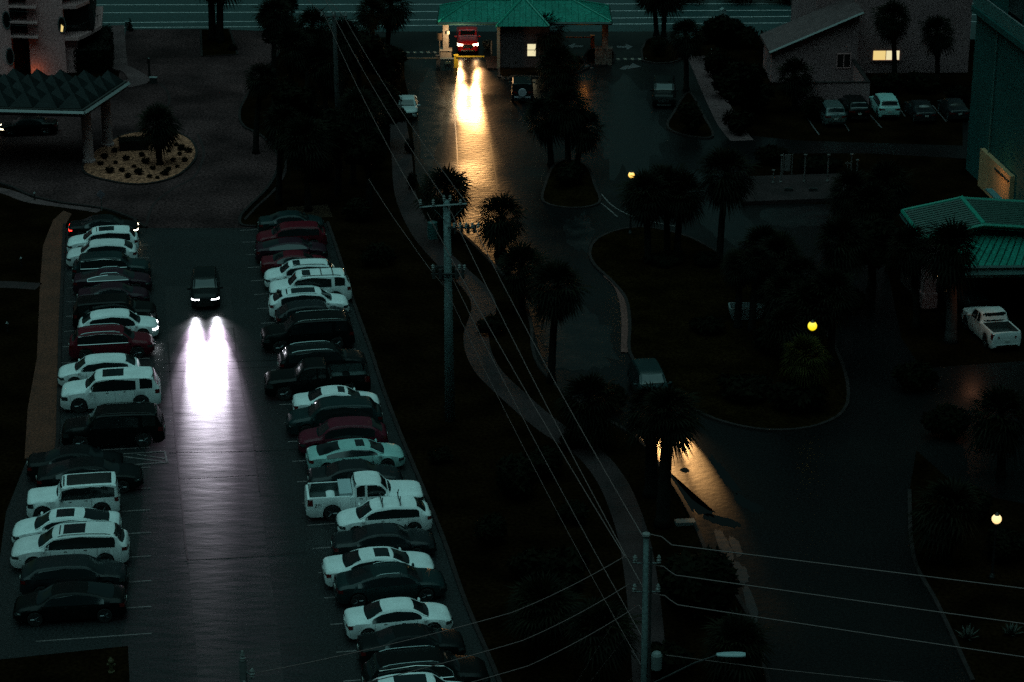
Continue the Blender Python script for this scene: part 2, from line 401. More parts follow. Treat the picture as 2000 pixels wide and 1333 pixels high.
def make_vehicle(name, label, cat, typ, colour, L=None, group=None, chrome=False, sun=False, rails=None, roof_black=False, lit=None, tail_lit=False,
                 alloy=True, glass_tint=None, grille_chrome=False, cladding=False, extras=()):
    t = thing(name, label, cat, group=group)
    s = CarShape(typ, L); sp = s.sp; M = MATS; pm = paint(colour)
    s.body().build('body', pm, t, smooth=False)
    b = t.children[0]; me = b.data
    me.polygons.foreach_set('use_smooth', [True] * len(me.polygons))
    try: me.set_sharp_from_angle(angle=R(32))
    except Exception: pass
    g = M['glass_dark']
    s.top_pane(sp['ws'][0] - .012, sp['ws'][1] + .002, .97, nx=8, bow=.020).build('windscreen', g, t, fix=False, smooth=True)
    s.top_pane(sp['rg'][0], sp['rg'][1] + .012, .92, nx=6, bow=-.014).build('rear_window', g, t, fix=False, smooth=True)
    for sd in (-1, 1):
        for f0, f1 in sp['panes']:
            mb, border = s.side_pane(f0, f1, sd); pn = mb.build('side_window', g, t, smooth=True)
            if chrome:
                MB().tube(border + [border[0]], .014, 4, caps=False).build('window_trim', M['chrome'], pn)
        pass
    if roof_black:
        s.top_pane(sp['roof'][0] - .03, sp['roof'][1], .985, off=.012, nx=10).build('hard_top', M['black_trim'], t, fix=False, smooth=True)
        for sd in (-1, 1):
            rows = s.side_rows(.02, .60, sd, off=.004); mb = MB(); n_ = len(rows[0])
            for r_ in rows: mb.v += r_
            for j in range(len(rows) - 1):
                for i in range(n_ - 1): a = j * n_ + i; mb.f.append((a, a + 1, a + 1 + n_, a + n_)); mb.m.append(0)
            mb.build('hard_top_side', M['black_trim'], t, smooth=True)
    if sun and sp['sun']:
        a, b2 = sp['sun'] if sun is True else sun
        s.top_pane(a, b2, .66, off=.006, nx=4).build('sunroof', M['sunroof_glass'], t, fix=False, smooth=True)
    if rails:
        for sd in (-1, 1):
            pts = []
            for i in range(9):
                f = sp['roof'][0] + .02 + (sp['roof'][1] - sp['roof'][0] - .04) * i / 8
                wt = s.section(f)[5][0] * .90
                pts.append((s.x(f), sd * wt, s.roofpt(f, wt) + (.045 if 0 < i < 8 else .0)))
            MB().tube(pts, .022, 5).build('roof_rail', M[rails], t)
    if sp.get('bed'):
        b0, b1 = sp['bed']; mb = MB(); zf = .83 * s.kz
        for f in (b0 + .004, b1 - .004):
            q = s.section((b0 + b1) / 2); mb.v += [(s.x(f), -(q[6][0] - .008), q[6][1] - .01), (s.x(f), -(q[7][0] - .01), zf), (s.x(f), q[7][0] - .01, zf), (s.x(f), q[6][0] - .008, q[6][1] - .01)]
        mb.f += [(0, 1, 5, 4), (1, 2, 6, 5), (2, 3, 7, 6), (0, 3, 2, 1), (4, 5, 6, 7)]; mb.m += [0] * 5
        mb.build('bed_shade_liner', mat('bed_shade_liner', (.03, .045, .045), .6), t, fix=False)  # dark lining puts the shade of the bed into its colour
    # wheels
    wr = sp['wr'] * s.kz
    for a in sp['ax']:
        for sd in (-1, 1):
            w = MB(); y0 = s.W / 2 - .21; y1 = s.W / 2 - .012
            w.lathe([(wr * .62, y0), (wr * .95, y0), (wr, y0 + .03), (wr, y1 - .03), (wr * .95, y1), (wr * .68, y1), (wr * .66, y1 - .03)], 20, (0, 0, 0), 'y')
            if sd < 0: w.v = [(x, -y, z) for x, y, z in w.v]
            wo = w.build('wheel', M['tyre_rubber'], t, smooth=False, loc=(s.x(a), 0, wr))
            rm = MB(); yy = y1 - .03
            rm.lathe([(wr * .10, yy + .012), (wr * .66, yy + .012), (wr * .66, yy)], 20, (0, 0, 0), 'y')
            for q in range(5):
                th = 2 * math.pi * q / 5; dx, dz = math.cos(th), math.sin(th)
                rm.tube([(dx * wr * .08, yy + .026, dz * wr * .08), (dx * wr * .62, yy + .022, dz * wr * .62)], wr * .085, 4)
            if sd < 0: rm.v = [(x, -y, z) for x, y, z in rm.v]
            rm.build('rim', M['wheel_alloy' if alloy else 'wheel_black'], wo)
    # lamps at nose and tail, following the body corner
    for sd in (-1, 1):
        for nm, fr, zt_, hh, m in (('headlight', (.925, .985), .80, .13, M['lamp_clear']), ('tail_light', (.012, .055), .86, .17, M['lamp_red'])):
            if nm == 'headlight' and lit: m = M[lit]; hh *= .55
            if nm == 'tail_light' and tail_lit: m = M['tail_lit']; hh *= .4
            zc = (s.section(sum(fr) / 2)[4][1] - .07)
            if typ in ('bigsuv', 'pickup', 'offroad') : zc -= .05; hh = .22
            if typ == 'pickup' and nm == 'tail_light': hh = .36; zc -= .05
            mb = MB(); n = 5
            for i in range(n + 1):
                f = fr[0] + (fr[1] - fr[0]) * i / n; q = s.section(f)
                for z in (zc - hh / 2, zc, zc + hh / 2):
                    (wa, za), (wb, zb) = q[3], q[4]; tt = max(-.5, min(1.1, (z - za) / max(.02, zb - za)))
                    mb.v.append((s.x(f), sd * (wa + (wb - wa) * tt + .012), z))
            for i in range(n):
                for j in range(2):
                    a = i * 3 + j; mb.f.append((a, a + 1, a + 4, a + 3)); mb.m.append(0)
            # the face that looks forward or back
            fe = 1.0 if nm == 'headlight' else 0.0; e = .012 if fe else -.012
            wq = s.section(.985 if fe else .012)[3][0]
            mb.add([(s.x(fe) + e * .5, sd * wq * .52, zc - hh * .35), (s.x(.985 if fe else .012) + e, sd * wq * 1.0, zc - hh * .5), (s.x(.985 if fe else .012) + e, sd * wq * 1.0, zc + hh * .5), (s.x(.99 if fe else .008) + e, sd * wq * .52, zc + hh * .3)], [(0, 1, 2, 3)])
            mb.build(nm, m, t)
        # mirror
        fm = sp['ws'][1] - .035; q = s.section(fm); mm = MB()
        mz = q[4][1] + .08
        mm.lathe([(.02, -.10), (.075, -.07), (.09, 0), (.075, .08), (.03, .11)], 8, (0, 0, 0), 'y')
        mm.v = [(x * .8, y * 1.15, z) for x, y, z in mm.v]
        mm.tube([(0, 0, 0), (0, -sd * .16, -.03)], .025, 4)
        mm.build('mirror', pm if typ != 'offroad' else M['black_trim'], t, loc=(s.x(fm), sd * (q[4][0] + .14), mz))
        # door handles
        for fh in ((.36, .53) if typ not in ('pickup',) else (.46, .56)):
            q = s.section(fh); hb = MB(); hb.box((s.x(fh), sd * (q[4][0] + .012), q[4][1] - .09), (.16, .025, .03))
            hb.build('door_handle', M['chrome'] if chrome else M['black_trim'], t)
        # shut lines of the doors
        for fd in ({'pickup': (.41, .505, .665), 'offroad': (.30, .64)}.get(typ, (.26, .455, .655))):
            q = s.section(fd); sl = MB()
            sl.tube([(s.x(fd), sd * (q[2][0] + .001), q[2][1] + .02), (s.x(fd), sd * (q[3][0] + .001), q[3][1]), (s.x(fd), sd * (q[4][0] + .001), q[4][1] - .01)], .007, 4)
            sl.build('door_seam', M['black_trim'], t)
    # grille, bumpers, plate
    gz = s.section(.98)[3][1]; gw = s.W * .30
    gm = MB(); gh = .34 if typ in ('bigsuv', 'pickup', 'offroad') else .22
    gz0 = .62 * s.kz if typ in ('bigsuv', 'pickup', 'offroad') else .5 * s.kz
    gm.box((s.x(1) + .004, 0, gz0 + gh / 2 - .06), (.03, gw * 2 * .78, gh))
    gr = gm.build('grille', M['black_trim'], t)
    if grille_chrome:
        gb = MB()
        for q in range(3): gb.box((s.x(1) + .028, 0, gz0 - .02 + gh * (.1 + .35 * q)), (.03, gw * 2 * .78, .045))
        gb.box((s.x(1) + .028, 0, gz0 + gh / 2 - .06), (.034, .05, gh))
        gb.build('grille_bar', M['chrome'], gr)
    bm_ = MB(); bm_.box((s.x(1) - .03, 0, .36 * s.kz), (.12, s.W * .6, .14))
    bm_.build('front_bumper', M['chrome'] if grille_chrome else M['black_trim'], t)
    bm_ = MB(); bm_.box((s.x(0) + .03, 0, .42 * s.kz), (.14, s.W * .72, .16))
    bm_.build('rear_bumper', M['chrome'] if typ == 'pickup' else M['black_trim'], t)
    pl = MB(); pl.box((s.x(0) - .012, 0, .74 * s.kz), (.02, .31, .15)); pl.build('license_plate', M['plate_white'], t)
    if cladding:
        for sd in (-1, 1):
            cb = MB(); cb.box((0, sd * (s.W / 2 * .985 + .004), .34), (s.L * .44, .03, .16)); cb.build('sill_cladding', M['black_trim'], t)
    t['_L'] = s.L; t['_W'] = s.W; t['_H'] = s.H
    return t, s

def place(t, centre, heading):
    t.location = (centre.x, centre.y, .006); t.rotation_euler = (0, 0, heading + R(vr.uniform(-1.6, 1.6)))
def row_car(xl, xr, yr, typ, nose, colour, label, name='parked_car', cat='car', angle=LOT, **kw):
    """a parked vehicle: picture extent of its length and the row its roof's middle sits on"""
    H = SPEC[typ]['H']; L = SPEC[typ]['L']
    for _ in range(3):
        c = P((xl + xr) / 2, yr, H); L = (xr - xl) / scale(Vector((c.x, c.y, .8))) * .985
        H = SPEC[typ]['H'] * (.6 + .4 * L / SPEC[typ]['L'])
    t, s = make_vehicle(name, label, cat, typ, colour, L=L, group=kw.pop('group', 'cars parked in the open car park'), **kw)
    rf = (SPEC[typ]['roof'][0] + SPEC[typ]['roof'][1]) / 2
    place(t, c, angle if nose > 0 else angle + math.pi)
    return t, s
car_mats()
TR = 'satin_rail'
LEFT = [
 (133, 270, 424, 'sedan', 1, 'graphite', 'near black sedan with its lights on at the far end of the left row', dict(lit='headlamp_warm_lit', tail_lit=True)),
 (129, 269, 447, 'suv', -1, 'white', 'white crossover with a long dark sunroof, parked right behind the sedan with its lights on', dict(sun=(.33, .58), cladding=True)),
 (128, 267, 472, 'crossover', -1, 'pearl', 'white crossover with a plain roof, second white car from the paved drive', dict()),
 (140, 293, 497, 'suv', 1, 'teal', 'dark teal suv with a bright chrome line around its side windows, left row', dict(chrome=True)),
 (142, 295, 527, 'fastback', 1, 'plum', 'dark plum sedan with a pale roof rail and chrome window line, left row', dict(chrome=True, rails=TR, typ2='suv')),
 (150, 290, 555, 'sedan', 1, 'plum', 'dark purple sedan showing only its roof, between the chrome lined car and black suv', dict()),
 (140, 304, 580, 'bigsuv', 1, 'black', 'big black suv with a broad flat bonnet, parked behind the white crossover facing the lane', dict()),
 (151, 308, 610, 'crossover', 1, 'white', 'white crossover facing the lane with headlight glints added as glowing lamps, beside the maroon suv', dict(lit='headlamp_white_lit')),  # glowing lamps stand in for glints of the moving suv's headlights
 (133, 299, 641, 'suv', 1, 'burgundy', 'maroon suv with chrome window line and bright grille facing the lane, left row', dict(chrome=True, rails=TR, grille_chrome=True)),
 (111, 273, 697, 'crossover', -1, 'white', 'white crossover with its nose to the brick walk, directly behind the largest white suv', dict()),
 (116, 312, 729, 'bigsuv', -1, 'white', 'largest white suv of the left row, with a dark sunroof and split rear side windows', dict(sun=(.36, .57))),
 (119, 319, 800, 'bigsuv', -1, 'black', 'big black suv standing alone below the largest white suv', dict(rails='black_trim')),
 (52, 240, 877, 'sedan', 1, 'graphite', 'dark grey sedan whose windscreen shows above a second dark car, beside the striped bay', dict()),
 (70, 277, 903, 'fastback', 1, 'graphite', 'dark sedan facing the lane just behind the white off roader with a black roof', dict()),
 (50, 231, 938, 'offroad', -1, 'white', 'boxy white off roader with a black hard top', dict(roof_black=True, alloy=False)),
 (22, 235, 1003, 'fastback', -1, 'white', 'white sedan with a black sunroof between the off roader and a white suv', dict(sun=(.42, .585))),
 (19, 250, 1033, 'suv', -1, 'pearl', 'white suv with two sunroof panels, nearest white car of the left row', dict(sun=(.36, .58), rails=TR)),
 (38, 247, 1092, 'hatch', 1, 'slate', 'dark hatchback facing the lane next to the white suv with two sunroof panels', dict()),
 (25, 245, 1148, 'fastback', -1, 'black', 'very dark sedan with dull red tail lights, nearest car of the left row', dict()),
]
RIGHT = [
 (503, 632, 415, 'sedan', 1, 'teal', 'dark teal sedan at the far end of the right row', dict()),
 (498, 637, 438, 'suv', -1, 'burgundy', 'maroon suv facing the lane, second car from the paved drive in the right row', dict()),
 (497, 639, 468, 'fastback', 1, 'plum', 'dark purple sedan with a curved roof between the maroon suv and the red sedan', dict()),
 (508, 640, 493, 'sedan', 1, 'burgundy', 'dark red sedan half hidden behind the first white suv of the right row', dict()),
 (514, 657, 511, 'suv', -1, 'white', 'white suv with small sunroof and black rails, farthest white car of the right row', dict(sun=(.50, .60), rails='black_trim')),
 (523, 685, 533, 'bigsuv', -1, 'white', 'large boxy white suv with roof bars and a small sunroof', dict(sun=(.49, .59), rails='black_trim', bars=True)),
 (523, 681, 566, 'crossover', 1, 'white', 'white crossover with a long glass roof and a person standing behind it', dict(sun=(.22, .58), rails=TR)),
 (536, 682, 592, 'crossover', 1, 'slate', 'dark grey suv squeezed between a white crossover and a big black suv', dict()),
 (508, 690, 619, 'bigsuv', -1, 'black', 'big black suv with a shining roof rail and its nose in the lane', dict(rails=TR, grille_chrome=True)),
 (541, 716, 676, 'suv', 1, 'graphite', 'dark suv with a pale roof edge beside the black pickup', dict(rails=TR)),
 (514, 722, 707, 'pickup', -1, 'black', 'black pickup truck with its nose in the lane', dict()),
 (570, 742, 761, 'sedan', 1, 'white', 'white sedan with a small sunroof just below the black pickup', dict(sun=(.52, .60))),
 (557, 747, 784, 'suv', -1, 'teal', 'dark teal suv overlapping the white sedan below the black pickup', dict()),
 (580, 757, 824, 'crossover', -1, 'maroon', 'maroon suv with its nose to the lane, nearest red car of the right row', dict()),
 (597, 790, 864, 'fastback', 1, 'sage', 'pale green white sedan with a square sunroof beside the maroon suv', dict(sun=(.50, .59))),
 (600, 786, 905, 'sedan', 1, 'slate', 'dark grey sedan hidden behind the white pickup truck', dict()),
 (594, 828, 932, 'pickup', 1, 'white', 'white extended cab pickup truck with a tool box in its bed', dict(toolbox=True)),
 (655, 842, 981, 'hatch', -1, 'white', 'white hatchback with two roof rack cradles, beside the white pickup', dict(cradles=True)),
 (646, 851, 1031, 'sedan', 1, 'slate', 'dark grey sedan between two white cars, nearer than the roof rack hatchback', dict(sun=(.50, .60))),
 (629, 849, 1077, 'sedan', 1, 'white', 'white sedan with a wide black sunroof', dict(sun=(.46, .595))),
 (652, 871, 1111, 'fastback', 1, 'teal', 'dark green fastback with a pale line along its roof edge', dict(rails=TR)),
 (671, 883, 1178, 'sedan', 1, 'white', 'white sedan with a plain roof and no sunroof, near the bottom of the right row', dict()),
 (697, 908, 1229, 'sedan', 1, 'graphite', 'dark sedan touching the near side of the plain roofed white sedan', dict()),
 (706, 956, 1279, 'suv', 1, 'black', 'black suv with bright roof rails at the bottom of the right row', dict(rails=TR, chrome=True)),
 (700, 930, 1329, 'crossover', 1, 'white', 'white car with two roof glass panels, cut off by the bottom of the picture', dict(sun=(.30, .58))),
]
def add_extras(t, s, kw):
    if kw.get('bars'):
        for f in (.22, .36):
            wt = s.section(f)[5][0] * .88
            MB().tube([(s.x(f), -wt, s.roofpt(f, wt) + .05), (s.x(f), 0, s.roofpt(f, 0) + .05), (s.x(f), wt, s.roofpt(f, wt) + .05)], .03, 5).build('roof_bar', MATS['black_trim'], t)
    if kw.get('cradles'):
        for f in (.33, .52):
            c = MB(); wt = s.section(f)[5][0] * .85; zt = s.roofpt(f, 0)
            c.tube([(s.x(f), -wt, zt + .02), (s.x(f), -wt * .9, zt + .09), (s.x(f), wt * .9, zt + .09), (s.x(f), wt, zt + .02)], .028, 5)
            for y in (-.5, .35):
                c.tube([(s.x(f) - .05, y - .16, zt + .34), (s.x(f), y, zt + .09), (s.x(f) + .05, y + .16, zt + .34)], .026, 5)
            c.build('rack_cradle', MATS['black_trim'], t)
    if kw.get('toolbox'):
        b = MB(); f = .335; z = 1.3 * s.kz
        b.box((s.x(f), 0, z - .06), (.62, s.W * .86, .36)); b.box((s.x(f), 0, z + .135), (.66, s.W * .88, .03))
        b.build('tool_box', mat('box_paint', (.36, .44, .46), .35), t)
        tx = bpy.data.curves.new('bed_decal', 'FONT'); tx.body = 'Z71'; tx.size = .24; tx.extrude = .002; tx.align_x = 'CENTER'
        tmp = bpy.data.objects.new('bed_decal_text', tx); col.objects.link(tmp); bpy.context.view_layer.update()
        me = bpy.data.meshes.new_from_object(tmp.evaluated_get(bpy.context.evaluated_depsgraph_get())); bpy.data.objects.remove(tmp)
        o = bpy.data.objects.new('bed_decal', me); col.objects.link(o); me.materials.append(MATS['black_trim'])
        f = .10; q = s.section(f)
        o.rotation_euler = (math.pi / 2 - .03, 0, 0); o.location = (s.x(f), -(q[3][0] + .012), q[3][1] + .16); o.parent = t
SHAPES = {}
for row, ang in ((LEFT, LOT), (RIGHT, R(9.2))):
    for xl, xr, yr, typ, nose, colr, label, kw in row:
        k2 = {k: v for k, v in kw.items() if k in ('sun', 'rails', 'chrome', 'lit', 'tail_lit', 'roof_black', 'alloy', 'grille_chrome', 'cladding')}
        nm, cat = ('pickup_truck', 'pickup') if typ == 'pickup' else ('parked_car', 'car')
        t, s = row_car(xl, xr, yr, typ, nose, colr, label, name=nm, cat=cat, angle=ang, **k2)
        add_extras(t, s, kw)

def free_vehicle(px, py, fwd, typ, colr, label, L=None, name='car', cat='car', z=.6, **kw):
    c = P(px, py, z); t, s = make_vehicle(name, label, cat, typ, colr, L=L, **kw)
    place(t, c, math.atan2(fwd.y, fwd.x)); return t, s

# the moving suv in the aisle
aisle = (P(410, 800) - P(398, 480)).normalized()
suv, suv_s = free_vehicle(401, 566, aisle, 'suv', 'graphite', 'dark suv driving down the car park lane with both headlights on', L=4.7, name='moving_car', rails='black_trim', lit='headlamp_white_lit')
# red pickup in the gate lane
ted = (P(922, 230) - P(912, 90)).normalized()
truck, truck_s = free_vehicle(913, 80, ted, 'pickup', 'red', 'red pickup truck waiting under the gatehouse roof with its headlights on', L=5.7, name='pickup_truck', cat='pickup', lit='headlamp_warm_lit', grille_chrome=True)
# others on the entry road
c, _ = free_vehicle(795, 208, (P(808, 330) - P(800, 230)).normalized(), 'sedan', 'greywhite', 'silver white sedan standing at the left edge of the entry road beside the dark hedge', L=4.6)
paint('silver')
c, _ = free_vehicle(1020, 178, (P(1014, 90) - P(1020, 180)).normalized(), 'offroad', 'graphite', 'dark off roader with a pale rear panel beside the palm island near the gatehouse', L=4.3)
b = MB(); b.lathe([(.02, 0), (.34, 0), (.36, .05), (.34, .2), (.02, .2)], 18, (0, 0, 0), 'x'); b.build('spare_wheel_cover', mat('cover_pale', (.36, .32, .36), .5), c, loc=(-2.37, 0, 1.05))
b = MB(); b.box((0, 0, 0), (.06, 1.35, .16)); b.build('rear_panel', MATS['cover_pale'] if 'cover_pale' in MATS else None, c, loc=(-2.19, 0, .62))
free_vehicle(1297, 185, (P(1300, 300) - P(1297, 180)).normalized(), 'bigsuv', 'black', 'black suv coming down the right side of the entry road beside the bush island', L=5.0, grille_chrome=True)
e5f = (P(1345, 905) - P(1283, 785)).normalized()
e5, e5_s = free_vehicle(1268, 752, e5f, 'suv', 'teal', 'dark car behind the palm crowns with its headlights shining on the wet road', L=4.8, name='moving_car', lit='headlamp_warm_lit')
# the right hand bays
up = (P(1648, 241) - P(1657, 253)).normalized()
UPR = [(1622, 222, 'suv', 'silver', 'silver suv at the left end of the bays below the low white wall'),
       (1667, 212, 'suv', 'black', 'black suv between the silver suv and the pale crossover in the right hand bays'),
       (1728, 208, 'suv', 'sage', 'pale crossover with a wet roof in the right hand bays below the lit window'),
       (1797, 216, 'sedan', 'slate', 'dark grey sedan deep in shadow, right of the pale crossover with a wet roof'),
       (1862, 212, 'sedan', 'slate', 'dark sedan beside the foot of the tall green tower')]
for px, py, typ, colr, lab in UPR:
    free_vehicle(px, py, up, typ, colr, lab, L=4.6, name='parked_car', group='cars in the right hand bays')
pk = (P(1897, 618) - P(1952, 668)).normalized()
wp, wp_s = free_vehicle(1934, 641, pk, 'pickup', 'pearl', 'white pickup truck parked beside the green roofed canopy', L=5.4, name='pickup_truck', cat='pickup')
free_vehicle(1893, 590, (P(1897, 618) - P(1960, 660)).normalized(), 'sedan', 'black', 'dark car under the green roof with dull red tail lights', L=4.5, name='parked_car')
free_vehicle(56, 247, -LX, 'sedan', 'black', 'dark car half in view under the pyramid canopy with an amber lamp', L=4.6, name='parked_car', lit='headlamp_warm_lit')
# ------------------------------------------------------------------ ground, roads, kerbs
Z1, Z2, Z3 = .004, .008, .012
m_soil = mat('soil_grass', (.0030, .0016, .0007), .95, c2=(.0095, .0048, .0020), scale=.35, bump=.6, bscale=6, grain=.6, grain_scale=5, spec=.0)
m_lawn = mat('lawn_dark', (.0042, .0026, .0008), .95, c2=(.0105, .0058, .0019), scale=.5, bump=.8, bscale=9, grain=.7, grain_scale=7, spec=.0)
m_lot = mat('asphalt_lot', (.006, .0065, .007), .50, c2=(.013, .014, .015), scale=.40, rough2=.36, bump=.22, bscale=1.2, stretch=((.4, 1.0, 1), -LOT), grain=.8, grain_scale=9, spec=.36, ramp=(.35, .68), detail=9)
m_road = mat('asphalt_road', (.0022, .0022, .0024), .50, c2=(.0048, .0048, .0052), scale=.11, rough2=.22, bump=.25, bscale=2.4, grain=.85, grain_scale=8, spec=.17, ramp=(.38, .64), detail=8)
m_hwy = mat('asphalt_highway', (.012, .034, .035), .45, c2=(.02, .05, .051), scale=.1, rough2=.3, bump=.2, bscale=2, stretch=((.15, 1, 1), 0), grain=.5, grain_scale=6, spec=.6)  # sky reflection is put into the teal base colour
m_paver = mat('paver_brick', (.020, .0095, .010), .8, c2=(.062, .030, .031), scale=.20, bump=.4, bscale=4, grain=.75, grain_scale=5, spec=.05, detail=9)
m_brick = mat('brick_walk', (.060, .017, .0085), .8, c2=(.090, .025, .013), scale=.5, bump=.4, bscale=6, grain=.6, grain_scale=7, spec=.3)
m_conc = mat('concrete_walk', (.015, .0075, .008), .8, c2=(.030, .0155, .0165), scale=.4, bump=.2, bscale=5, grain=.35, grain_scale=8, spec=.2)
m_kerb = mat('kerb_concrete', (.008, .004, .004), .9, c2=(.018, .0095, .0095), scale=1.5, grain=.4, grain_scale=9, spec=.3)
m_kerbred = mat('kerb_red_concrete', (.09, .032, .028), .6, c2=(.12, .044, .038), scale=1.5, grain=.4, grain_scale=9, spec=.3)
m_gravel = mat('gravel_tan', (.22, .078, .046), .9, c2=(.34, .125, .074), scale=3, bump=1.0, bscale=9, grain=.75, grain_scale=6, spec=.15)
m_mulch = mat('mulch', (.020, .010, .006), .9, c2=(.035, .018, .010), scale=3, bump=.8, bscale=8, grain=.6, grain_scale=6, spec=.1)
m_pale = mat('walk_pale', (.075, .040, .042), .8, c2=(.105, .058, .060), scale=.5, grain=.35, grain_scale=7, spec=.1)
m_line = mat('line_paint', (.16, .13, .13), .5, c2=(.07, .055, .055), scale=2.5, grain=.3, grain_scale=8)
m_arrow = mat('arrow_paint', (.10, .092, .098), .55, c2=(.06, .056, .06), scale=3, grain=.3, grain_scale=8)
m_seam = mat('tar_seam', (.003, .003, .003), .35)

def struct(o): return tag(o, kind='structure')
g = MB(); g.add([(-900, -150, 0), (900, -150, 0), (900, 1500, 0), (-900, 1500, 0)], [(0, 1, 2, 3)])
ground = struct(g.build('ground', m_soil))
# highway across the top
hy0, hy1 = P(1000, 66).y, 285
g = MB(); g.add([(-500, hy0 + 2, .002), (500, hy0 - 6, .002), (500, hy1, .002), (-500, hy1, .002)], [(0, 1, 2, 3)])
highway = struct(g.build('highway', m_hwy))
m_hline = mat('highway_line', (.5, .5, .5), .5, c2=(.3, .3, .3), scale=1.5)
def hline(p0, p1, w, parent, m=m_hline, z=Z2, name='lane_line', ext=0):
    a, b = P(*p0), P(*p1); d = (b - a).normalized()
    ribbon(name, [a - d * ext, b + d * ext], w, z, m, parent)
for a, b in (((195, 25.5), (1280, 21.5)), ((195, 45), (1280, 35)), ((230, 54.5), (1280, 47)), ((195, 10), (1280, 8))):
    hline(a, b, .24, highway, ext=110 if a[1] != 54.5 else 60)
# paved hotel drive
drive_px = [(-260, 400), (-260, 150), (100, 160), (232, 150), (246, 58), (392, 57), (560, 62), (545, 100), (520, 140), (482, 190), (468, 222), (476, 248), (512, 268), (540, 300), (541, 335), (520, 372), (488, 404), (470, 425), (468, 440), (500, 446), (286, 446), (268, 432), (205, 410), (120, 398), (60, 384), (0, 360)]
drive = struct(sheet('paved_drive', PX(drive_px), Z2, m_paver))
# parking lot
lot_px = [(118, 446), (500, 446), (560, 432), (640, 436), (662, 500), (690, 590), (722, 680), (748, 760), (782, 850), (828, 960), (868, 1060), (910, 1180), (975, 1333), (1060, 1560), (264, 1560), (250, 1262), (-14, 1290), (-6, 1130), (12, 1000), (52, 900), (110, 890), (116, 660)]
lot = struct(sheet('parking_lot', PX(lot_px), Z1, m_lot))
m_lane = mat('asphalt_wet_lane', (.006, .0056, .006), .50, c2=(.015, .0132, .0142), scale=.55, rough2=.30, bump=.18, bscale=1.5, stretch=((.34, 1.0, 1), -LOT), grain=.7, grain_scale=9, spec=.6, ramp=(.32, .7), detail=10)
lane_px = [(322, 560), (328, 668), (334, 750), (341, 830), (349, 920), (357, 1000), (368, 1100), (380, 1240), (392, 1400), (560, 1400), (545, 1240), (520, 1060), (506, 960), (497, 880), (488, 830), (474, 770), (462, 690), (450, 560)]
sheet('wet_lane', PX(lane_px), .006, m_lane, parent=lot)
# entry road, one sheet with the lower road
road_px = [(560, 64), (792, 62), (1322, 62), (1352, 110), (1376, 160), (1400, 210), (1432, 262), (1560, 275), (1880, 285), (1880, 235), (2060, 240), (2060, 320), (1700, 300), (1520, 300), (1460, 330), (1450, 395), (1640, 400), (1720, 470), (1740, 560), (1760, 660), (1800, 720), (2080, 700), (2080, 1000), (1880, 960), (1790, 880), (1776, 960), (1784, 1090), (1832, 1185), (1900, 1333), (2000, 1560), (1560, 1560), (1500, 1333), (1478, 1240), (1435, 1160), (1385, 1090), (1355, 1020), (1322, 960), (1290, 915), (1255, 868), (1200, 830), (1130, 790), (1080, 748), (1052, 715), (1040, 680), (1036, 630), (1012, 575), (960, 515), (905, 462), (845, 425), (812, 345), (806, 260), (800, 200), (790, 150), (790, 110), (770, 90), (560, 90)]
road = struct(sheet('entry_road', PX(road_px), Z1, m_road))
# brick walk by the left row
walk_px = [(140, 418), (128, 440), (122, 560), (119, 660), (116, 800), (108, 892), (48, 896), (54, 800), (72, 700), (78, 560), (84, 480), (104, 430), (124, 412)]
walk = struct(sheet('brick_walk', PX(walk_px), Z3, m_brick))
m_joint = mat('joint_dark', (.004, .003, .003), .9)
def walkway(name, px, w, m, z=Z3, n=6):
    pts = smooth_pts(PX(px), n=n); o = ribbon(name, pts, w, z, m); acc = 0.0
    for i in range(1, len(pts) - 1):
        acc += (pts[i] - pts[i - 1]).length
        if acc > 2.6:
            acc = 0.0; d = (pts[i + 1] - pts[i - 1]).normalized(); nr = Vector((-d.y, d.x, 0)) * (w / 2)
            ribbon('slab_joint', [pts[i] - nr, pts[i] + nr], .07, z + .003, m_joint, o)
    return struct(o)
walkway('footpath', [(774, 235), (784, 300), (792, 380), (822, 450), (866, 505), (925, 560), (945, 600), (930, 660), (950, 720), (1010, 780), (1075, 835), (1150, 885), (1195, 940), (1222, 1000), (1240, 1060), (1252, 1130), (1262, 1220), (1275, 1400)], 1.6, m_conc)
walkway('footpath', [(1362, 110), (1384, 160), (1402, 200), (1425, 245), (1450, 275)], 1.9, m_pale)
walkway('footpath', [(-120, 355), (0, 372), (60, 392), (130, 402), (196, 412)], 1.0, m_pale)
walkway('footpath', [(-120, 556), (0, 556), (76, 560)], 1.3, m_conc)
walkway('footpath', [(230, 50), (232, 90), (236, 132)], 1.25, m_pale)
struct(sheet('hotel_apron', PX([(198, 132), (236, 130), (258, 134), (280, 146), (296, 158), (286, 166), (262, 172), (225, 176), (222, 164), (252, 158), (240, 142)]), .13, m_pale, skirt=.13))
# kerbs
K = MB(); 
def kerb(px, closed=False, mb=K, w=.2, h=.13): kerb_mb(mb, smooth_pts(PX(px), closed, 5), w, h, closed)
kerb([(548, 100), (520, 140), (482, 190), (468, 222), (476, 248), (512, 268), (540, 300), (541, 335), (520, 372), (488, 404), (470, 425), (472, 441), (500, 444)])
kerb([(268, 432), (205, 410), (120, 398), (60, 384), (0, 360), (-150, 330)])
kerb([(286, 446), (275, 440), (262, 432)])
kerb([(640, 436), (662, 500), (690, 590), (722, 680), (748, 760), (782, 850), (828, 960), (868, 1060), (910, 1180), (975, 1333), (1060, 1560)])
kerb([(126, 440), (121, 560), (117, 660), (114, 800), (106, 890), (52, 900)])
kerb([(846, 425), (905, 462), (960, 515), (1012, 575), (1036, 630), (1040, 680), (1052, 715), (1080, 748), (1130, 790), (1200, 830), (1255, 868), (1290, 915), (1322, 960), (1355, 1020), (1385, 1090), (1435, 1160), (1478, 1240), (1500, 1333), (1560, 1560)])
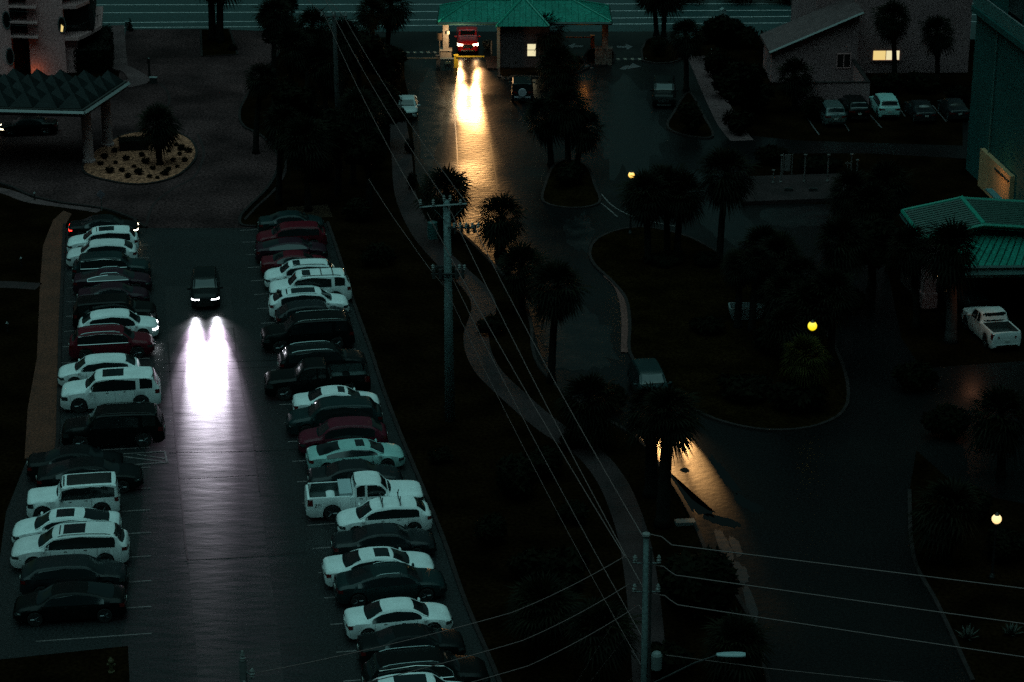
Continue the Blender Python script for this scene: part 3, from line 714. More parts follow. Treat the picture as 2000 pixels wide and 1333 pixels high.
kerb([(1776, 960), (1784, 1090), (1832, 1185), (1900, 1333)])
kerb([(976, 150), (990, 158), (1008, 150), (1100, 152), (1160, 128)])
Kp = MB(); kerb([(312, 164), (326, 178), (331, 198), (322, 212), (300, 222), (262, 230)], w=.22, h=.02, mb=Kp); kerb([(386, 262), (398, 300), (380, 345), (340, 368), (300, 400), (286, 440)], w=.2, h=.02, mb=Kp); kerb([(540, 262), (556, 300), (556, 338), (536, 372), (500, 406), (478, 430)], w=.2, h=.05, mb=Kp); struct(Kp.build('paver_band', m_conc))
struct(K.build('kerb', m_kerb))
# islands
def island(name, px, m=m_lawn, km=m_kerb, h=.11, sm=4):
    pts = smooth_pts(PX(px), True, sm)
    o = struct(sheet(name, pts, h - .02, m)); k = MB(); kerb_mb(k, pts, .2, h, True); k.build('kerb', km, o); return o
island('planting_island', [(1062, 396), (1066, 360), (1082, 325), (1110, 314), (1146, 326), (1162, 365), (1170, 398), (1118, 408)])
big_px = [(1206, 452), (1165, 470), (1152, 495), (1162, 520), (1192, 548), (1222, 585), (1230, 635), (1230, 690), (1262, 732), (1330, 785), (1400, 822), (1500, 842), (1600, 832), (1655, 790), (1640, 700), (1580, 610), (1510, 555), (1440, 520), (1380, 482), (1330, 460), (1262, 446)]
island('lawn_island', big_px)
kr = MB(); kerb_mb(kr, smooth_pts(PX([(1186, 540), (1206, 560), (1218, 592), (1222, 635), (1221, 690)]), n=6), .55, .06); struct(kr.build('gutter', m_kerbred))
island('planting_island', [(1345, 182), (1372, 225), (1392, 268), (1340, 266), (1304, 250), (1316, 222)], m=m_soil)
island('planting_island', [(392, 60), (448, 58), (464, 108), (394, 112)], sm=1)
gr_px = [(162, 335), (200, 352), (270, 362), (335, 350), (372, 325), (384, 300), (372, 275), (335, 258), (290, 258), (240, 266), (205, 285), (175, 305)]
island('gravel_bed', gr_px, m=m_gravel, h=.12)
island('planting_island', [(975, 152), (1000, 118), (1130, 112), (1130, 140), (1060, 152)], m=m_soil, sm=2)
island('planting_island', [(1145, 122), (1150, 98), (1195, 98), (1198, 122), (1170, 130)], m=m_soil, sm=2)
island('planting_island', [(1255, 120), (1262, 80), (1300, 76), (1330, 110), (1310, 124)], m=m_soil, sm=2)
struct(sheet('mulch_bed', PX([(560, 405), (640, 400), (650, 424), (560, 428)]), Z1, m_mulch))
# plaza with the white posts
pz = PX([(1455, 352), (1652, 346), (1652, 394), (1448, 402)])
o = struct(sheet('plaza', pz, .30, m_conc, skirt=.30))
# concrete island of the gate
struct(sheet('gate_pavement', PX([(948, 114), (975, 112), (976, 136), (952, 136)]), .14, m_conc, skirt=.14))
# ---- painted stall lines and seams belong to the lot
for i in range(23):
    d = P(291, 479).y - 2.71 * i
    base = P(291, 479) + (P(296, 1227) - P(291, 479)) * ((P(291, 479).y - d) / (P(291, 479).y - P(296, 1227).y))
    if i in (11, 22): continue
    ribbon('stall_line', [base, base - LX * 5.3], .10, Z2, m_line, lot)
r0, r1 = P(473, 474), P(657, 1273)
LXR = Vector((math.cos(R(9.2)), math.sin(R(9.2)), 0))
for i in range(-1, 25):
    base = r0 + (r1 - r0) * (i * 2.74 / (r1 - r0).length)
    ribbon('stall_line', [base, base + LXR * 5.4], .10, Z2, m_line, lot)
for a, b in (((240, 887), (322, 882)), ((322, 882), (326, 903)), ((240, 892), (318, 902)), ((262, 908), (330, 903)), ((268, 888), (322, 896))):
    ribbon('bay_hatching', [P(*a), P(*b)], .10, Z2, m_line, lot)
for px in ([(328, 668), (334, 750), (341, 830), (349, 920), (357, 1000), (362, 1060), (368, 1100)], [(456, 640), (462, 690), (474, 770), (488, 830), (497, 880), (506, 960)],
           [(300, 712), (370, 709), (470, 706), (545, 704)], [(300, 727), (400, 724), (470, 719), (545, 717)], [(330, 884), (500, 881), (580, 878)], [(285, 448), (500, 448)], [(350, 936), (500, 928)], [(362, 1094), (480, 1088), (600, 1080)]):
    ribbon('pavement_seam', smooth_pts(PX(px), n=4), .09, Z2, m_seam, lot)
for px in ([(884, 182), (889, 240), (893, 300), (893, 345), (884, 400)], [(958, 280), (966, 330), (972, 372)], [(1175, 380), (1200, 405), (1250, 428), (1330, 444)], [(1165, 395), (1178, 400), (1206, 424)]):
    ribbon('pavement_seam', smooth_pts(PX(px), n=4), .10, Z2, m_seam if px[0][0] < 1000 else m_line, road)
for a, b in (((1648, 241), (1659, 256)), ((1705, 231), (1722, 250)), ((1758, 214), (1768, 228)), ((1838, 226), (1848, 238)), ((1590, 250), (1600, 264))):
    v = (P(*b) - P(*a)).normalized(); ribbon('stall_line', [P(*b), P(*b) - v * 5.2], .10, Z2, m_arrow, road)
m_pud = mat('puddle_water', (.002, .002, .002), .06, spec=.35, bump=.05, scale=2, bscale=5)
PUD = [[(1306, 918), (1318, 936), (1335, 956), (1352, 976), (1376, 992), (1394, 1000), (1378, 1008), (1352, 1000), (1335, 984), (1322, 962), (1310, 940)],
 [(1388, 888), (1404, 905), (1424, 926), (1440, 952), (1434, 962), (1414, 942), (1398, 918), (1386, 900)], [(1440, 964), (1462, 976), (1490, 992), (1484, 1004), (1456, 994), (1438, 980)],
 [(1372, 1004), (1404, 1008), (1440, 1020), (1434, 1030), (1402, 1024), (1376, 1014)], [(1328, 918), (1338, 914), (1346, 919), (1338, 924)],
 [(1394, 1040), (1412, 1044), (1424, 1064), (1432, 1092), (1420, 1100), (1406, 1076)], [(1424, 1048), (1442, 1058), (1450, 1080), (1440, 1086), (1428, 1068)], [(1436, 1096), (1456, 1110), (1462, 1136), (1446, 1140), (1434, 1118)], [(1452, 1150), (1470, 1160), (1480, 1200), (1474, 1226), (1460, 1196)],
 [(1062, 640), (1090, 610), (1140, 600), (1190, 640), (1206, 690), (1180, 716), (1120, 722), (1066, 700)], [(1150, 190), (1200, 150), (1262, 180), (1290, 250), (1280, 320), (1230, 360), (1180, 330), (1156, 260)], [(1240, 370), (1300, 340), (1380, 330), (1430, 350), (1380, 380), (1290, 400)], [(1350, 400), (1400, 392), (1450, 412), (1480, 470), (1440, 480), (1385, 450)], [(818, 160), (850, 150), (868, 200), (860, 270), (838, 330), (822, 270)], [(1500, 412), (1580, 404), (1640, 420), (1600, 440), (1520, 440)], [(1100, 430), (1140, 420), (1160, 450), (1140, 490), (1110, 480)]]
m_rip = mat('rippled_water', (.020, .015, .016), .30, spec=.8, bump=.35, scale=2, bscale=1.6)  # pale base colour paints in the headlight sheen on the ripples
def ragged(px, amp, n=7):
    pts = smooth_pts(PX(px), True, n); c = sum(pts, Vector((0, 0, 0))) / len(pts); out = []; w = 0.0
    for p in pts: w = w * .45 + prd.gauss(0, amp); out.append(c + (p - c) * (1 + w))
    return out
prd = random.Random(12)
m_sheen = mat('wet_sheen', (.004, .005, .0055), .22, spec=.42, bump=.2, scale=.6, bscale=2.0, c2=(.006, .007, .0075), rough2=.40, grain=.7, grain_scale=8)
for i_, px in enumerate(PUD): sheet('puddle', ragged(px, .10), .007 if i_ != 4 else .009, m_rip if 5 <= i_ <= 8 else (m_sheen if i_ > 8 else m_pud), parent=road)
# arrows on the gate lanes
def arrow(tip, tail, curve=None):
    a, b = P(*tip), P(*tail); pts = [b, a] if not curve else [b, P(*curve), a]
    pts = smooth_pts(pts, n=5); mb = MB(); L_ = sum((pts[i + 1] - pts[i]).length for i in range(len(pts) - 1))
    d = (pts[-1] - pts[-2]).normalized(); nr = Vector((-d.y, d.x, 0)); cut = pts[-1] - d * (L_ * .42)
    body = [p for p in pts if (p - pts[-1]).length > L_ * .42] + [cut]
    for i, p in enumerate(body):
        t = (body[min(i + 1, len(body) - 1)] - body[max(i - 1, 0)]).normalized(); n2 = Vector((-t.y, t.x, 0)) * .28
        mb.v += [(p.x + n2.x, p.y + n2.y, Z2), (p.x - n2.x, p.y - n2.y, Z2)]
    for i in range(len(body) - 1): mb.f.append((2 * i + 1, 2 * i + 3, 2 * i + 2, 2 * i)); mb.m.append(0)
    q = pts[-1]; mb.add([(q.x, q.y, Z2 + .001), (cut.x + nr.x * 1.15, cut.y + nr.y * 1.15, Z2 + .001), (cut.x - nr.x * 1.15, cut.y - nr.y * 1.15, Z2 + .001)], [(0, 1, 2)])
    mb.build('road_arrow', m_arrow, road)
arrow((1109, 90), (1138, 91)); arrow((1236, 92), (1205, 92)); arrow((1122, 126), (1154, 134), (1144, 128)); arrow((1252, 131), (1216, 136), (1226, 130))
# ------------------------------------------------------------------ buildings
m_stucco = mat('stucco_white', (.56, .27, .275), .85, c2=(.66, .32, .325), scale=.35, bump=.15, bscale=14, grain=.35, grain_scale=6, spec=.2)
m_stucco2 = mat('stucco_grey', (.255, .135, .142), .85, c2=(.31, .168, .175), scale=.35, bump=.15, bscale=14, grain=.35, grain_scale=6, spec=.2)
m_tower = mat('tower_render', (.006, .066, .062), .8, c2=(.008, .080, .076), scale=.25, bump=.12, bscale=12, grain=.3, grain_scale=6, spec=.25)
m_slab = mat('slab_paint', (.5, .25, .25), .7, c2=(.6, .3, .3), scale=1.2, grain=.2)
m_glass = mat('window_glass', (.004, .006, .006), .1, spec=.6)
m_frame = mat('window_frame', (.10, .095, .10), .6)
m_wood = mat('dark_soffit', (.018, .015, .014), .8)
m_metalroof = mat('green_metal_roof', (.006, .145, .105), .6, c2=(.012, .19, .14), scale=.5, grain=.3, grain_scale=5, spec=.15, detail=8)
m_ridge = mat('green_ridge_cap', (.01, .24, .17), .45, spec=.4)
m_shingle = mat('grey_shingle', (.075, .040, .042), .8, c2=(.10, .056, .058), scale=1.0, grain=.4, grain_scale=6)
m_bronze = mat('bronze_glass', (.004, .0065, .007), .5, c2=(.009, .013, .014), scale=1.0, spec=.12)
m_trim = mat('pale_trim', (.20, .20, .20), .6)
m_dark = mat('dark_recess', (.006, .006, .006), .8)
m_lit = mat('lit_window', (.5, .4, .2), .5, emit=(1, .72, .26), estr=.85)
m_litw = mat('lit_window_pale', (.5, .5, .4), .5, emit=(1, .86, .50), estr=.85)
m_col = mat('column_plaster', (.34, .21, .215), .8, c2=(.42, .26, .265), scale=1.5, grain=.3)
m_orange = mat('orange_paint', (.55, .10, .01), .5); m_yellow = mat('yellow_paint', (.55, .36, .03), .45)
m_stone = mat('stone_pier', (.07, .05, .042), .8, c2=(.13, .10, .085), scale=2.5, grain=.5, grain_scale=5, bump=.5)

def frame_at(px, py, ang=LOT):
    o = P(px, py); return o, ang
def lbox(parent, name, m, x0, x1, y0, y1, z0, z1):
    b = MB(); b.box(((x0 + x1) / 2, (y0 + y1) / 2, (z0 + z1) / 2), (x1 - x0, y1 - y0, z1 - z0)); return b.build(name, m, parent)

# ---- left hotel tower: local x along the front (to the right), y away, front at y=0, right corner at x=0
org = HORG = P(131, 146); A = LOT
hotel = thing('hotel_tower', 'white stucco hotel tower with oval windows and slanted balconies behind the pyramid canopy', 'building', org, A)
def hx(px, py=100):  # local x of a picture column on the front plane
    s = scale(Vector((HORG.x, HORG.y, height_at(HORG, py)))); return (px - proj(Vector((HORG.x, HORG.y, height_at(HORG, py))))[0]) / s / math.cos(A)
def hz(py): return height_at(HORG, py)
x24, x62 = hx(27), hx(60)
HT = 60
lbox(hotel, 'wall', m_stucco, -22, x24, 0, 14, 0, HT)
lbox(hotel, 'wall', m_stucco, x62, 0, 0, 14, 0, HT)
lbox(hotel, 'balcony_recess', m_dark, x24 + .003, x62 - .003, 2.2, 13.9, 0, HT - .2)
for i, py in enumerate((-28, 8, 38, 66)):
    z = hz(py); w = x62 - x24
    b = MB(); b.prism([(x24 - .0, 2.2), (x24 + .002, -.25), (x24 + w * .45, -.45), (x62 + .9, -1.1), (x62 + .9, -.02), (x62 - .002, 2.2)], z - .15, z)
    b.build('balcony_slab', m_slab, hotel)
    b = MB(); b.tube([(x24 + .05, -.2, z + .95), (x24 + w * .45, -.4, z + .95), (x62 + .85, -1.05, z + .95)], .03, 5)
    for q in range(14):
        t = q / 13; xx = x24 + .05 + (w + .8) * t; yy = -.2 - .85 * max(0, (t - .3)) ; b.tube([(xx, yy, z), (xx, yy, z + .95)], .015, 4)
    b.build('railing', m_dark, hotel)
def oval(px, py, rx, rz, lit=False):
    b = MB(); b.lathe([(1.0, -.06), (1.0, .03), (.86, .05), (.02, .05)], 22); 
    b.v = [(x * rx, -z, y * rz) for x, y, z in b.v]
    w = b.build('oval_window', m_glass, hotel, loc=(hx(px, py), 0, hz(py)))
    f = MB(); pts = [(rx * 1.06 * math.cos(t * math.pi / 12), -.05, rz * 1.06 * math.sin(t * math.pi / 12)) for t in range(25)]
    f.tube(pts, .06, 5, caps=False).build('frame', m_frame, w)
    if lit:
        b = MB(); b.add([(-rx * .5, -.075, -rz * .85), (rx * .1, -.075, -rz * .9), (rx * .45, -.075, -rz * .2), (-rx * .2, -.075, rz * .1)], [(0, 1, 2, 3)]); b.build('lit_pane', m_lit, w)
oval(16, 36, .31, .72); oval(23, 107, .31, .72); oval(121, 49, .30, .68, True)
# right flank with dark balcony bay
lbox(hotel, 'wall', m_stucco, .003, 1.05, .6, 13.5, 0, hz(76))
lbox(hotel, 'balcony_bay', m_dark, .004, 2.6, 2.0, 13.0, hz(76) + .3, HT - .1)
lbox(hotel, 'glass_door', m_glass, .6, 2.2, 1.96, 2.0, hz(74) + .4, hz(30))
for py in (-40, 12, 74):
    z = hz(py); b = MB(); b.prism([(.006, -.1), (1.2, -.25), (1.9, 1.0), (3.2, 4.2), (3.2, 12), (.006, 12)], z - .25, z + .05); b.build('balcony_slab', m_slab, hotel)
    b = MB(); b.tube([(.05, -.05, z + 1.05), (1.2, -.2, z + 1.05), (1.88, 1.05, z + 1.05), (3.15, 4.3, z + 1.05)], .03, 5)
    for q in range(16):
        t = q / 15; p = [(.05, -.05), (1.2, -.2), (1.88, 1.05), (3.15, 4.3)]; k = min(2, int(t * 3)); u = t * 3 - k
        xx = p[k][0] + (p[k + 1][0] - p[k][0]) * u; yy = p[k][1] + (p[k + 1][1] - p[k][1]) * u; b.tube([(xx, yy, z), (xx, yy, z + 1.05)], .015, 4)
    b.build('railing', m_dark, hotel)

# ---- pyramid canopy on columns
cz = 5.2
FR, FL, BR = P(160, 213, cz), P(0, 209, cz), P(243, 158, cz)
u = (FL - FR).normalized(); v = (BR - FR); vl = v.length; v.normalize()
can = thing('porte_cochere', 'flat canopy topped with rows of dark glass pyramids on round white columns', 'canopy', (FR.x, FR.y, 0), 0)
def cpt(a, b, z): q = u * a + v * b; return (q.x, q.y, z)
nu, nv = 11, 5; cu = 1.9; cv = vl / nv
b = MB(); b.add([cpt(-.15, -.15, cz - .6), cpt(nu * cu, -.15, cz - .6), cpt(nu * cu, vl + .15, cz - .6), cpt(-.15, vl + .15, cz - .6), cpt(-.15, -.15, cz - .05), cpt(nu * cu, -.15, cz - .05), cpt(nu * cu, vl + .15, cz - .05), cpt(-.15, vl + .15, cz - .05)],
    ((3, 2, 1, 0), (4, 5, 6, 7), (0, 1, 5, 4), (1, 2, 6, 5), (2, 3, 7, 6), (3, 0, 4, 7)))
b.build('roof_slab', m_wood, can)
b = MB(); z0, z1 = cz - .42, cz - .16
for a0, a1 in (((-.25, -.25), (nu * cu, -.25)), ((-.25, -.25), (-.25, vl + .2))):
    b.tube([cpt(*a0, (z0 + z1) / 2), cpt(*a1, (z0 + z1) / 2)], .17, 4)
b.build('edge_trim', m_trim, can)
for i in range(nu):
    for j in range(nv):
        p = MB(); a0, b0 = i * cu + .04, j * cv + .04; a1, b1 = (i + 1) * cu - .04, (j + 1) * cv - .04
        p.add([cpt(a0, b0, cz), cpt(a1, b0, cz), cpt(a1, b1, cz), cpt(a0, b1, cz), cpt((a0 + a1) / 2, (b0 + b1) / 2, cz + 1.05)], ((0, 1, 4), (1, 2, 4), (2, 3, 4), (3, 0, 4)))
        p.build('skylight_pyramid', m_bronze, can)
for px, py in ((174, 318), (211, 286), (-60, 322)):
    q = P(px, py) - Vector((FR.x, FR.y, 0)); b = MB(); b.lathe([(.52, 0), (.52, .25), (.42, .3), (.38, cz - .9), (.46, cz - .6), (.46, cz - .62)], 20, (q.x, q.y, 0)); b.build('column', m_col, can, smooth=False)
for px, py in ((60, 232), (20, 236), (110, 226)):
    q = P(px, py + 40) - Vector((FR.x, FR.y, 0))
# ---- gatehouse
go = P(872, 132); s_g = scale(go)
gate = thing('gatehouse', 'gatehouse with a hipped green metal roof and a grey booth with a lit window', 'gatehouse', go, 0)
def gx(px): return (px - 872) / s_g
def hip(parent, x0, x1, y0, y1, ze, zr, run, mb=None, name='roof', m=m_metalroof, seams=True, ov=.0, left=True, right=True):
    ym = (y0 + y1) / 2; b = MB(); rl = x0 + (run if left else 0); rr = x1 - (run if right else 0)
    vs = [(x0, y0, ze), (x1, y0, ze), (x1, y1, ze), (x0, y1, ze), (rl, ym, zr), (rr, ym, zr)]
    b.add(vs, [(0, 1, 5, 4), (1, 2, 5), (2, 3, 4, 5), (3, 0, 4)])
    b.add([(x0, y0, ze - .02), (x1, y0, ze - .02), (x1, y1, ze - .02), (x0, y1, ze - .02)], [(3, 2, 1, 0)])
    r = b.build(name, m, parent)
    c = MB()
    for p, q in ((0, 4), (1, 5), (2, 5), (3, 4), (4, 5)): c.tube([Vector(vs[p]) + Vector((0, 0, .03)), Vector(vs[q]) + Vector((0, 0, .03))], .09, 5)
    c.build('ridge_cap', m_ridge, r)
    if seams:
        sm = MB(); n = int((x1 - x0) / .55)
        for i in range(1, n):
            x = x0 + (x1 - x0) * i / n
            t = 1.0
            if left and x < rl: t = (x - x0) / run
            if right and x > rr: t = (x1 - x) / run
            for ya in (y0, y1): sm.tube([(x, ya, ze + .02), (x, ya + (ym - ya) * t, ze + (zr - ze) * t + .02)], .03, 4, caps=False)
        n2 = int((y1 - y0) / .55)
        for i in range(1, n2):
            y = y0 + (y1 - y0) * i / n2; t = 1 - abs(y - ym) / ((y1 - y0) / 2)
            if left: sm.tube([(x0, y, ze + .02), (x0 + run * t, y, ze + (zr - ze) * t + .02)], .03, 4, caps=False)
            if right: sm.tube([(x1, y, ze + .02), (x1 - run * t, y, ze + (zr - ze) * t + .02)], .03, 4, caps=False)
        sm.build('standing_seam', m, r)
    fb = MB()
    for a, b2 in ((0, 1), (1, 2), (2, 3), (3, 0)):
        fb.tube([Vector(vs[a]) - Vector((0, 0, .14)), Vector(vs[b2]) - Vector((0, 0, .14))], .14, 4)
    fb.build('fascia', mat('fascia_dark', (.006, .03, .026), .6), r)
    return r
zE = 4.15
hip(gate, gx(856), gx(1000), 0, 6.6, zE, zE + 1.25, 2.9, right=False)
hip(gate, gx(1040), gx(1193), 0, 6.6, zE, zE + 1.25, 3.4, left=False)
# centre cross gable: hip towards the viewer
b = MB(); xa, xb, xm = gx(970), gx(1072), gx(1022); vs = [(xa, -1.1, zE - .15), (xb, -1.1, zE - .15), (xm, 2.2, zE + 1.75), (xm, 6.9, zE + 1.75), (xa, 6.9, zE - .15), (xb, 6.9, zE - .15)]
b.add(vs, [(0, 1, 2), (0, 2, 3, 4), (1, 5, 3, 2), (4, 3, 5), (0, 4, 5, 1)]); r = b.build('roof', m_metalroof, gate)
c = MB()
for p, q in ((0, 2), (1, 2), (2, 3)): c.tube([Vector(vs[p]) + Vector((0, 0, .04)), Vector(vs[q]) + Vector((0, 0, .04))], .10, 5)
c.build('ridge_cap', m_ridge, r)
sm = MB()
for i in range(1, 9):
    x = xa + (xb - xa) * i / 9; t = 1 - abs(x - xm) / ((xb - xa) / 2); sm.tube([(x, -1.1, zE - .13), (x, -1.1 + 3.3 * t, zE - .13 + 1.9 * t)], .03, 4, caps=False)
sm.build('standing_seam', m_metalroof, r)
lbox(gate, 'ceiling', m_wood, gx(866), gx(972), .4, 6.2, zE - .34, zE - .28)
lbox(gate, 'ceiling', m_wood, gx(1074), gx(1184), .4, 6.2, zE - .34, zE - .28)
booth = lbox(gate, 'booth_wall', mat('booth_grey', (.075, .036, .038), .85, c2=(.10, .05, .052), scale=.6, grain=.3), gx(974), gx(1072), -.4, 5.8, 0, zE - .18)
wz = height_at(Vector((0, go.y - .4, 0)), 107) if False else 1.25
w = lbox(gate, 'window', m_litw, gx(1030), gx(1046), -.43, -.404, 1.15, 2.25)
lbox(w, 'mullion', m_frame, gx(1030), gx(1046), -.45, -.432, 1.68, 1.73)
fr = MB(); 
for z in (1.12, 2.28): fr.box(((gx(1030) + gx(1046)) / 2, -.43, z), (gx(1046) - gx(1030) + .12, .05, .06))
fr.build('frame', m_frame, w)
for px in (872, 874): pass
m_pier = mat('pier_stucco', (.22, .17, .13), .8, c2=(.28, .22, .17), scale=1.2, grain=.3)
p = MB(); p.box((gx(871), .5, .75), (.95, .95, 1.5)); p.box((gx(871), .5, 1.53), (1.1, 1.1, .08)); p.box((gx(871), .5, 2.7), (.5, .5, 2.3)); p.build('pier', m_pier, gate)
p = MB(); p.box((gx(975) - .06, -.62, zE / 2 - .1), (.26, .3, zE - .4)); p.build('corner_post', m_pier, gate)
p = MB(); p.box((gx(1179), 1.2, .75), (1.5, .95, 1.5)); p.box((gx(1179), 1.2, 1.53), (1.6, 1.05, .08)); p.box((gx(1182), 1.2, 2.7), (.55, .55, 2.3)); p.build('pier', m_stone, gate)
p = MB(); p.lathe([(.03, 0), (.12, .03), (.12, .28), (.04, .32)], 10, (gx(876), .1, 3.0)); p.build('wall_lamp', mat('lamp_shell', (.4, .35, .25), .5, emit=(1, .7, .35), estr=.9), gate)
# ---- gate furniture
def barrier(px, py, tip, colr, arm, label, h=1.05):
    o = P(px, py); t = thing('barrier_gate', label, 'barrier', o, 0); s = scale(o)
    b = MB(); b.box((0, 0, .55), (.36, .36, 1.1)); b.box((0, 0, 1.13), (.42, .42, .06)); b.build('cabinet', colr, t)
    b = MB(); x1 = (tip - px) / s; b.box((x1 / 2, -.22, h), (abs(x1), .07, .1)); b.build('arm', arm, t); return t
barrier(891, 132, 946, m_yellow, m_yellow, 'yellow barrier gate with its arm down in front of the red pickup')
barrier(1157, 93, 1104, m_orange, m_orange, 'orange barrier gate in the right hand lane with a thin orange arm', h=1.0)
barrier(856, 133, 790, mat('grey_paint', (.05, .045, .045), .5), mat('arm_tan', (.10, .08, .06), .5), 'grey barrier gate with a long thin arm reaching left across the side lane', h=.95)
o = P(873, 137); t = thing('ticket_machine', 'grey green ticket machine cabinet at the foot of the gatehouse pier', 'machine', o, 0)
b = MB(); b.box((0, 0, .5), (1.15, .55, 1.0)); b.box((0, .02, 1.03), (1.2, .6, .06)); b.build('cabinet', mat('machine_grey', (.06, .065, .06), .5), t)
b = MB(); b.box((.1, -.29, .72), (.5, .04, .18)); b.build('screen', mat('pale_panel', (.2, .19, .13), .4), t)
b = MB(); b.box((.1, -.29, .48), (.5, .05, .1)); b.build('slot', m_dark, t)
o = P(859, 118); t = thing('gate_sign', 'small tan sign on a post left of the gatehouse pier', 'sign', o, 0)
b = MB(); b.box((0, 0, 1.1), (.08, .08, 2.2)); b.build('post', m_pier, t); b = MB(); b.box((0, -.06, 2.2), (.5, .05, .62)); b.build('board', mat('sign_tan', (.30, .17, .10), .6), t)
o = P(960, 106); t = thing('path_bollard', 'thin pale bollard by the shrub next to the booth', 'bollard', o, 0); b = MB(); b.lathe([(.06, 0), (.06, 1.2), (.04, 1.25)], 8); b.build('post', m_trim, t)
def bump(px0, px1, py, label):
    a, b_ = P(px0, py), P(px1, py); t = thing('speed_bump', label, 'speed bump', (a + b_) / 2, 0); L_ = (b_ - a).length
    mb = MB(); mb.add([(-L_ / 2, -.22, .004), (L_ / 2, -.22, .004), (L_ / 2, .22, .004), (-L_ / 2, .22, .004), (-L_ / 2, 0, .09), (L_ / 2, 0, .09)], [(0, 1, 5, 4), (2, 3, 4, 5), (0, 4, 3), (1, 2, 5)]); mb.build('rubber_ridge', MATS['tyre_rubber'], t)
    st = MB(); n = int(L_ / .55)
    for i in range(n):
        x = -L_ / 2 + (i + .25) * L_ / n; st.add([(x, -.23, .006), (x + .26, -.23, .006), (x + .16, 0, .098), (x - .1, 0, .098)], [(0, 1, 2, 3)])
    st.build('stripe', mat('bump_stripe', (.22, .17, .13), .5), t)
bump(792, 858, 103, 'striped speed bump across the side lane left of the gatehouse')
bump(1117, 1156, 113, 'short striped speed bump in the lane with the orange barrier')
bump(1202, 1272, 116, 'long striped speed bump in the open right hand lane of the gate')

# ---- white building upper right
wo = P(1672, 160); WA = R(1.5)
wb = thing('white_building', 'pale stucco building with a lean to roof, a small dark window and one lit window', 'building', wo, WA)
s_w = scale(wo)
def wx(px): return (px - 1672) / s_w
lbox(wb, 'wall', m_stucco2, wx(1676), wx(1905), 3.0, 22, 0, 60)
lbox(wb, 'wall', m_stucco2, wx(1612), wx(1676) - .003, 6.5, 22, 0, 59.5)
zt0, zt1 = 2.9, 6.3
b = MB(); x0, x1 = wx(1505), wx(1672)
b.add([(x0, 0, 0), (x1, 0, 0), (x1, 0, zt1 - .3), (x0, 0, zt0 - .25), (x0, 5.5, 0), (x1, 5.5, 0), (x1, 5.5, zt1 - .3), (x0, 5.5, zt0 - .25)], [(0, 1, 2, 3), (5, 4, 7, 6), (1, 5, 6, 2), (4, 0, 3, 7), (3, 2, 6, 7), (0, 4, 5, 1)])
b.build('annex_wall', m_stucco2, wb)
b = MB(); x0 -= .3; x1 += .25
for dz, mi in ((0, 0),):
    b.add([(x0, -.5, zt0 - .28), (x1, -.5, zt1 - .2), (x1, 6, zt1 - .2), (x0, 6, zt0 - .28), (x0, -.5, zt0 - .02), (x1, -.5, zt1 + .06), (x1, 6, zt1 + .06), (x0, 6, zt0 - .02)], ((3, 2, 1, 0), (4, 5, 6, 7), (0, 1, 5, 4), (1, 2, 6, 5), (2, 3, 7, 6), (3, 0, 4, 7)))
rf = b.build('lean_to_roof', m_shingle, wb)
b = MB(); b.tube([(x0, -.56, zt0 - .12), (x1, -.56, zt1 - .04)], .13, 4); b.build('verge_board', m_trim, rf)
w = lbox(wb, 'window', m_glass, wx(1633), wx(1658), -.03, .02, 1.3, 2.5)
fr = MB(); xa, xb = wx(1633), wx(1658)
for z in (1.27, 2.53): fr.box(((xa + xb) / 2, -.03, z), (xb - xa + .16, .08, .08))
for x in (xa - .04, xb + .04, (xa + xb) / 2): fr.box((x, -.03, 1.9), (.07, .078, 1.24))
fr.build('frame', m_stucco, w)
zl0 = height_at(P(1672, 150), 117)
zz = 3.0
pz_ = Vector((wo.x, wo.y + 3.0, 0)); za, zb_ = height_at(pz_, 117.5), height_at(pz_, 100)
s2 = scale(Vector((wo.x, wo.y + 3, (za + zb_) / 2)))
def wx2(px): return (px - proj(Vector((wo.x, wo.y + 3, za)))[0]) / s2
for i, (a, b2) in enumerate(((1707, 1731), (1732.5, 1744), (1745.5, 1758))):
    w = lbox(wb, 'lit_window', m_lit if i == 0 else m_litw, wx2(a), wx2(b2), 2.96, 2.999, za, zb_)
b = MB(); b.box(((wx2(1707) + wx2(1758)) / 2, 2.95, za - .06), (wx2(1758) - wx2(1707) + .1, .12, .1)); b.build('sill', m_stucco, wb)
# low walled yard in front
lo = P(1697, 206); t = thing('low_wall', 'low stucco wall round a small yard in front of the white building', 'wall', lo, WA); sw = scale(lo)
L1 = (1697 - 1552) / sw
lbox(t, 'front_wall', m_stucco2, -L1, 0, 0, .25, 0, 1.95); lbox(t, 'side_wall', m_stucco2, -.25, 0, .253, 9.2, 0, 1.95)
lbox(t, 'coping', m_kerb, -L1, .04, -.04, .29, 1.953, 2.03); lbox(t, 'coping', m_kerb, -.29, .04, .293, 9.2, 1.953, 2.03)
# ---- tall green tower at the right edge
to = P(1886, 330); TA = R(6)
tw = thing('green_tower', 'tall teal rendered tower with a balcony ledge and a thin drainpipe', 'tower', to, TA)
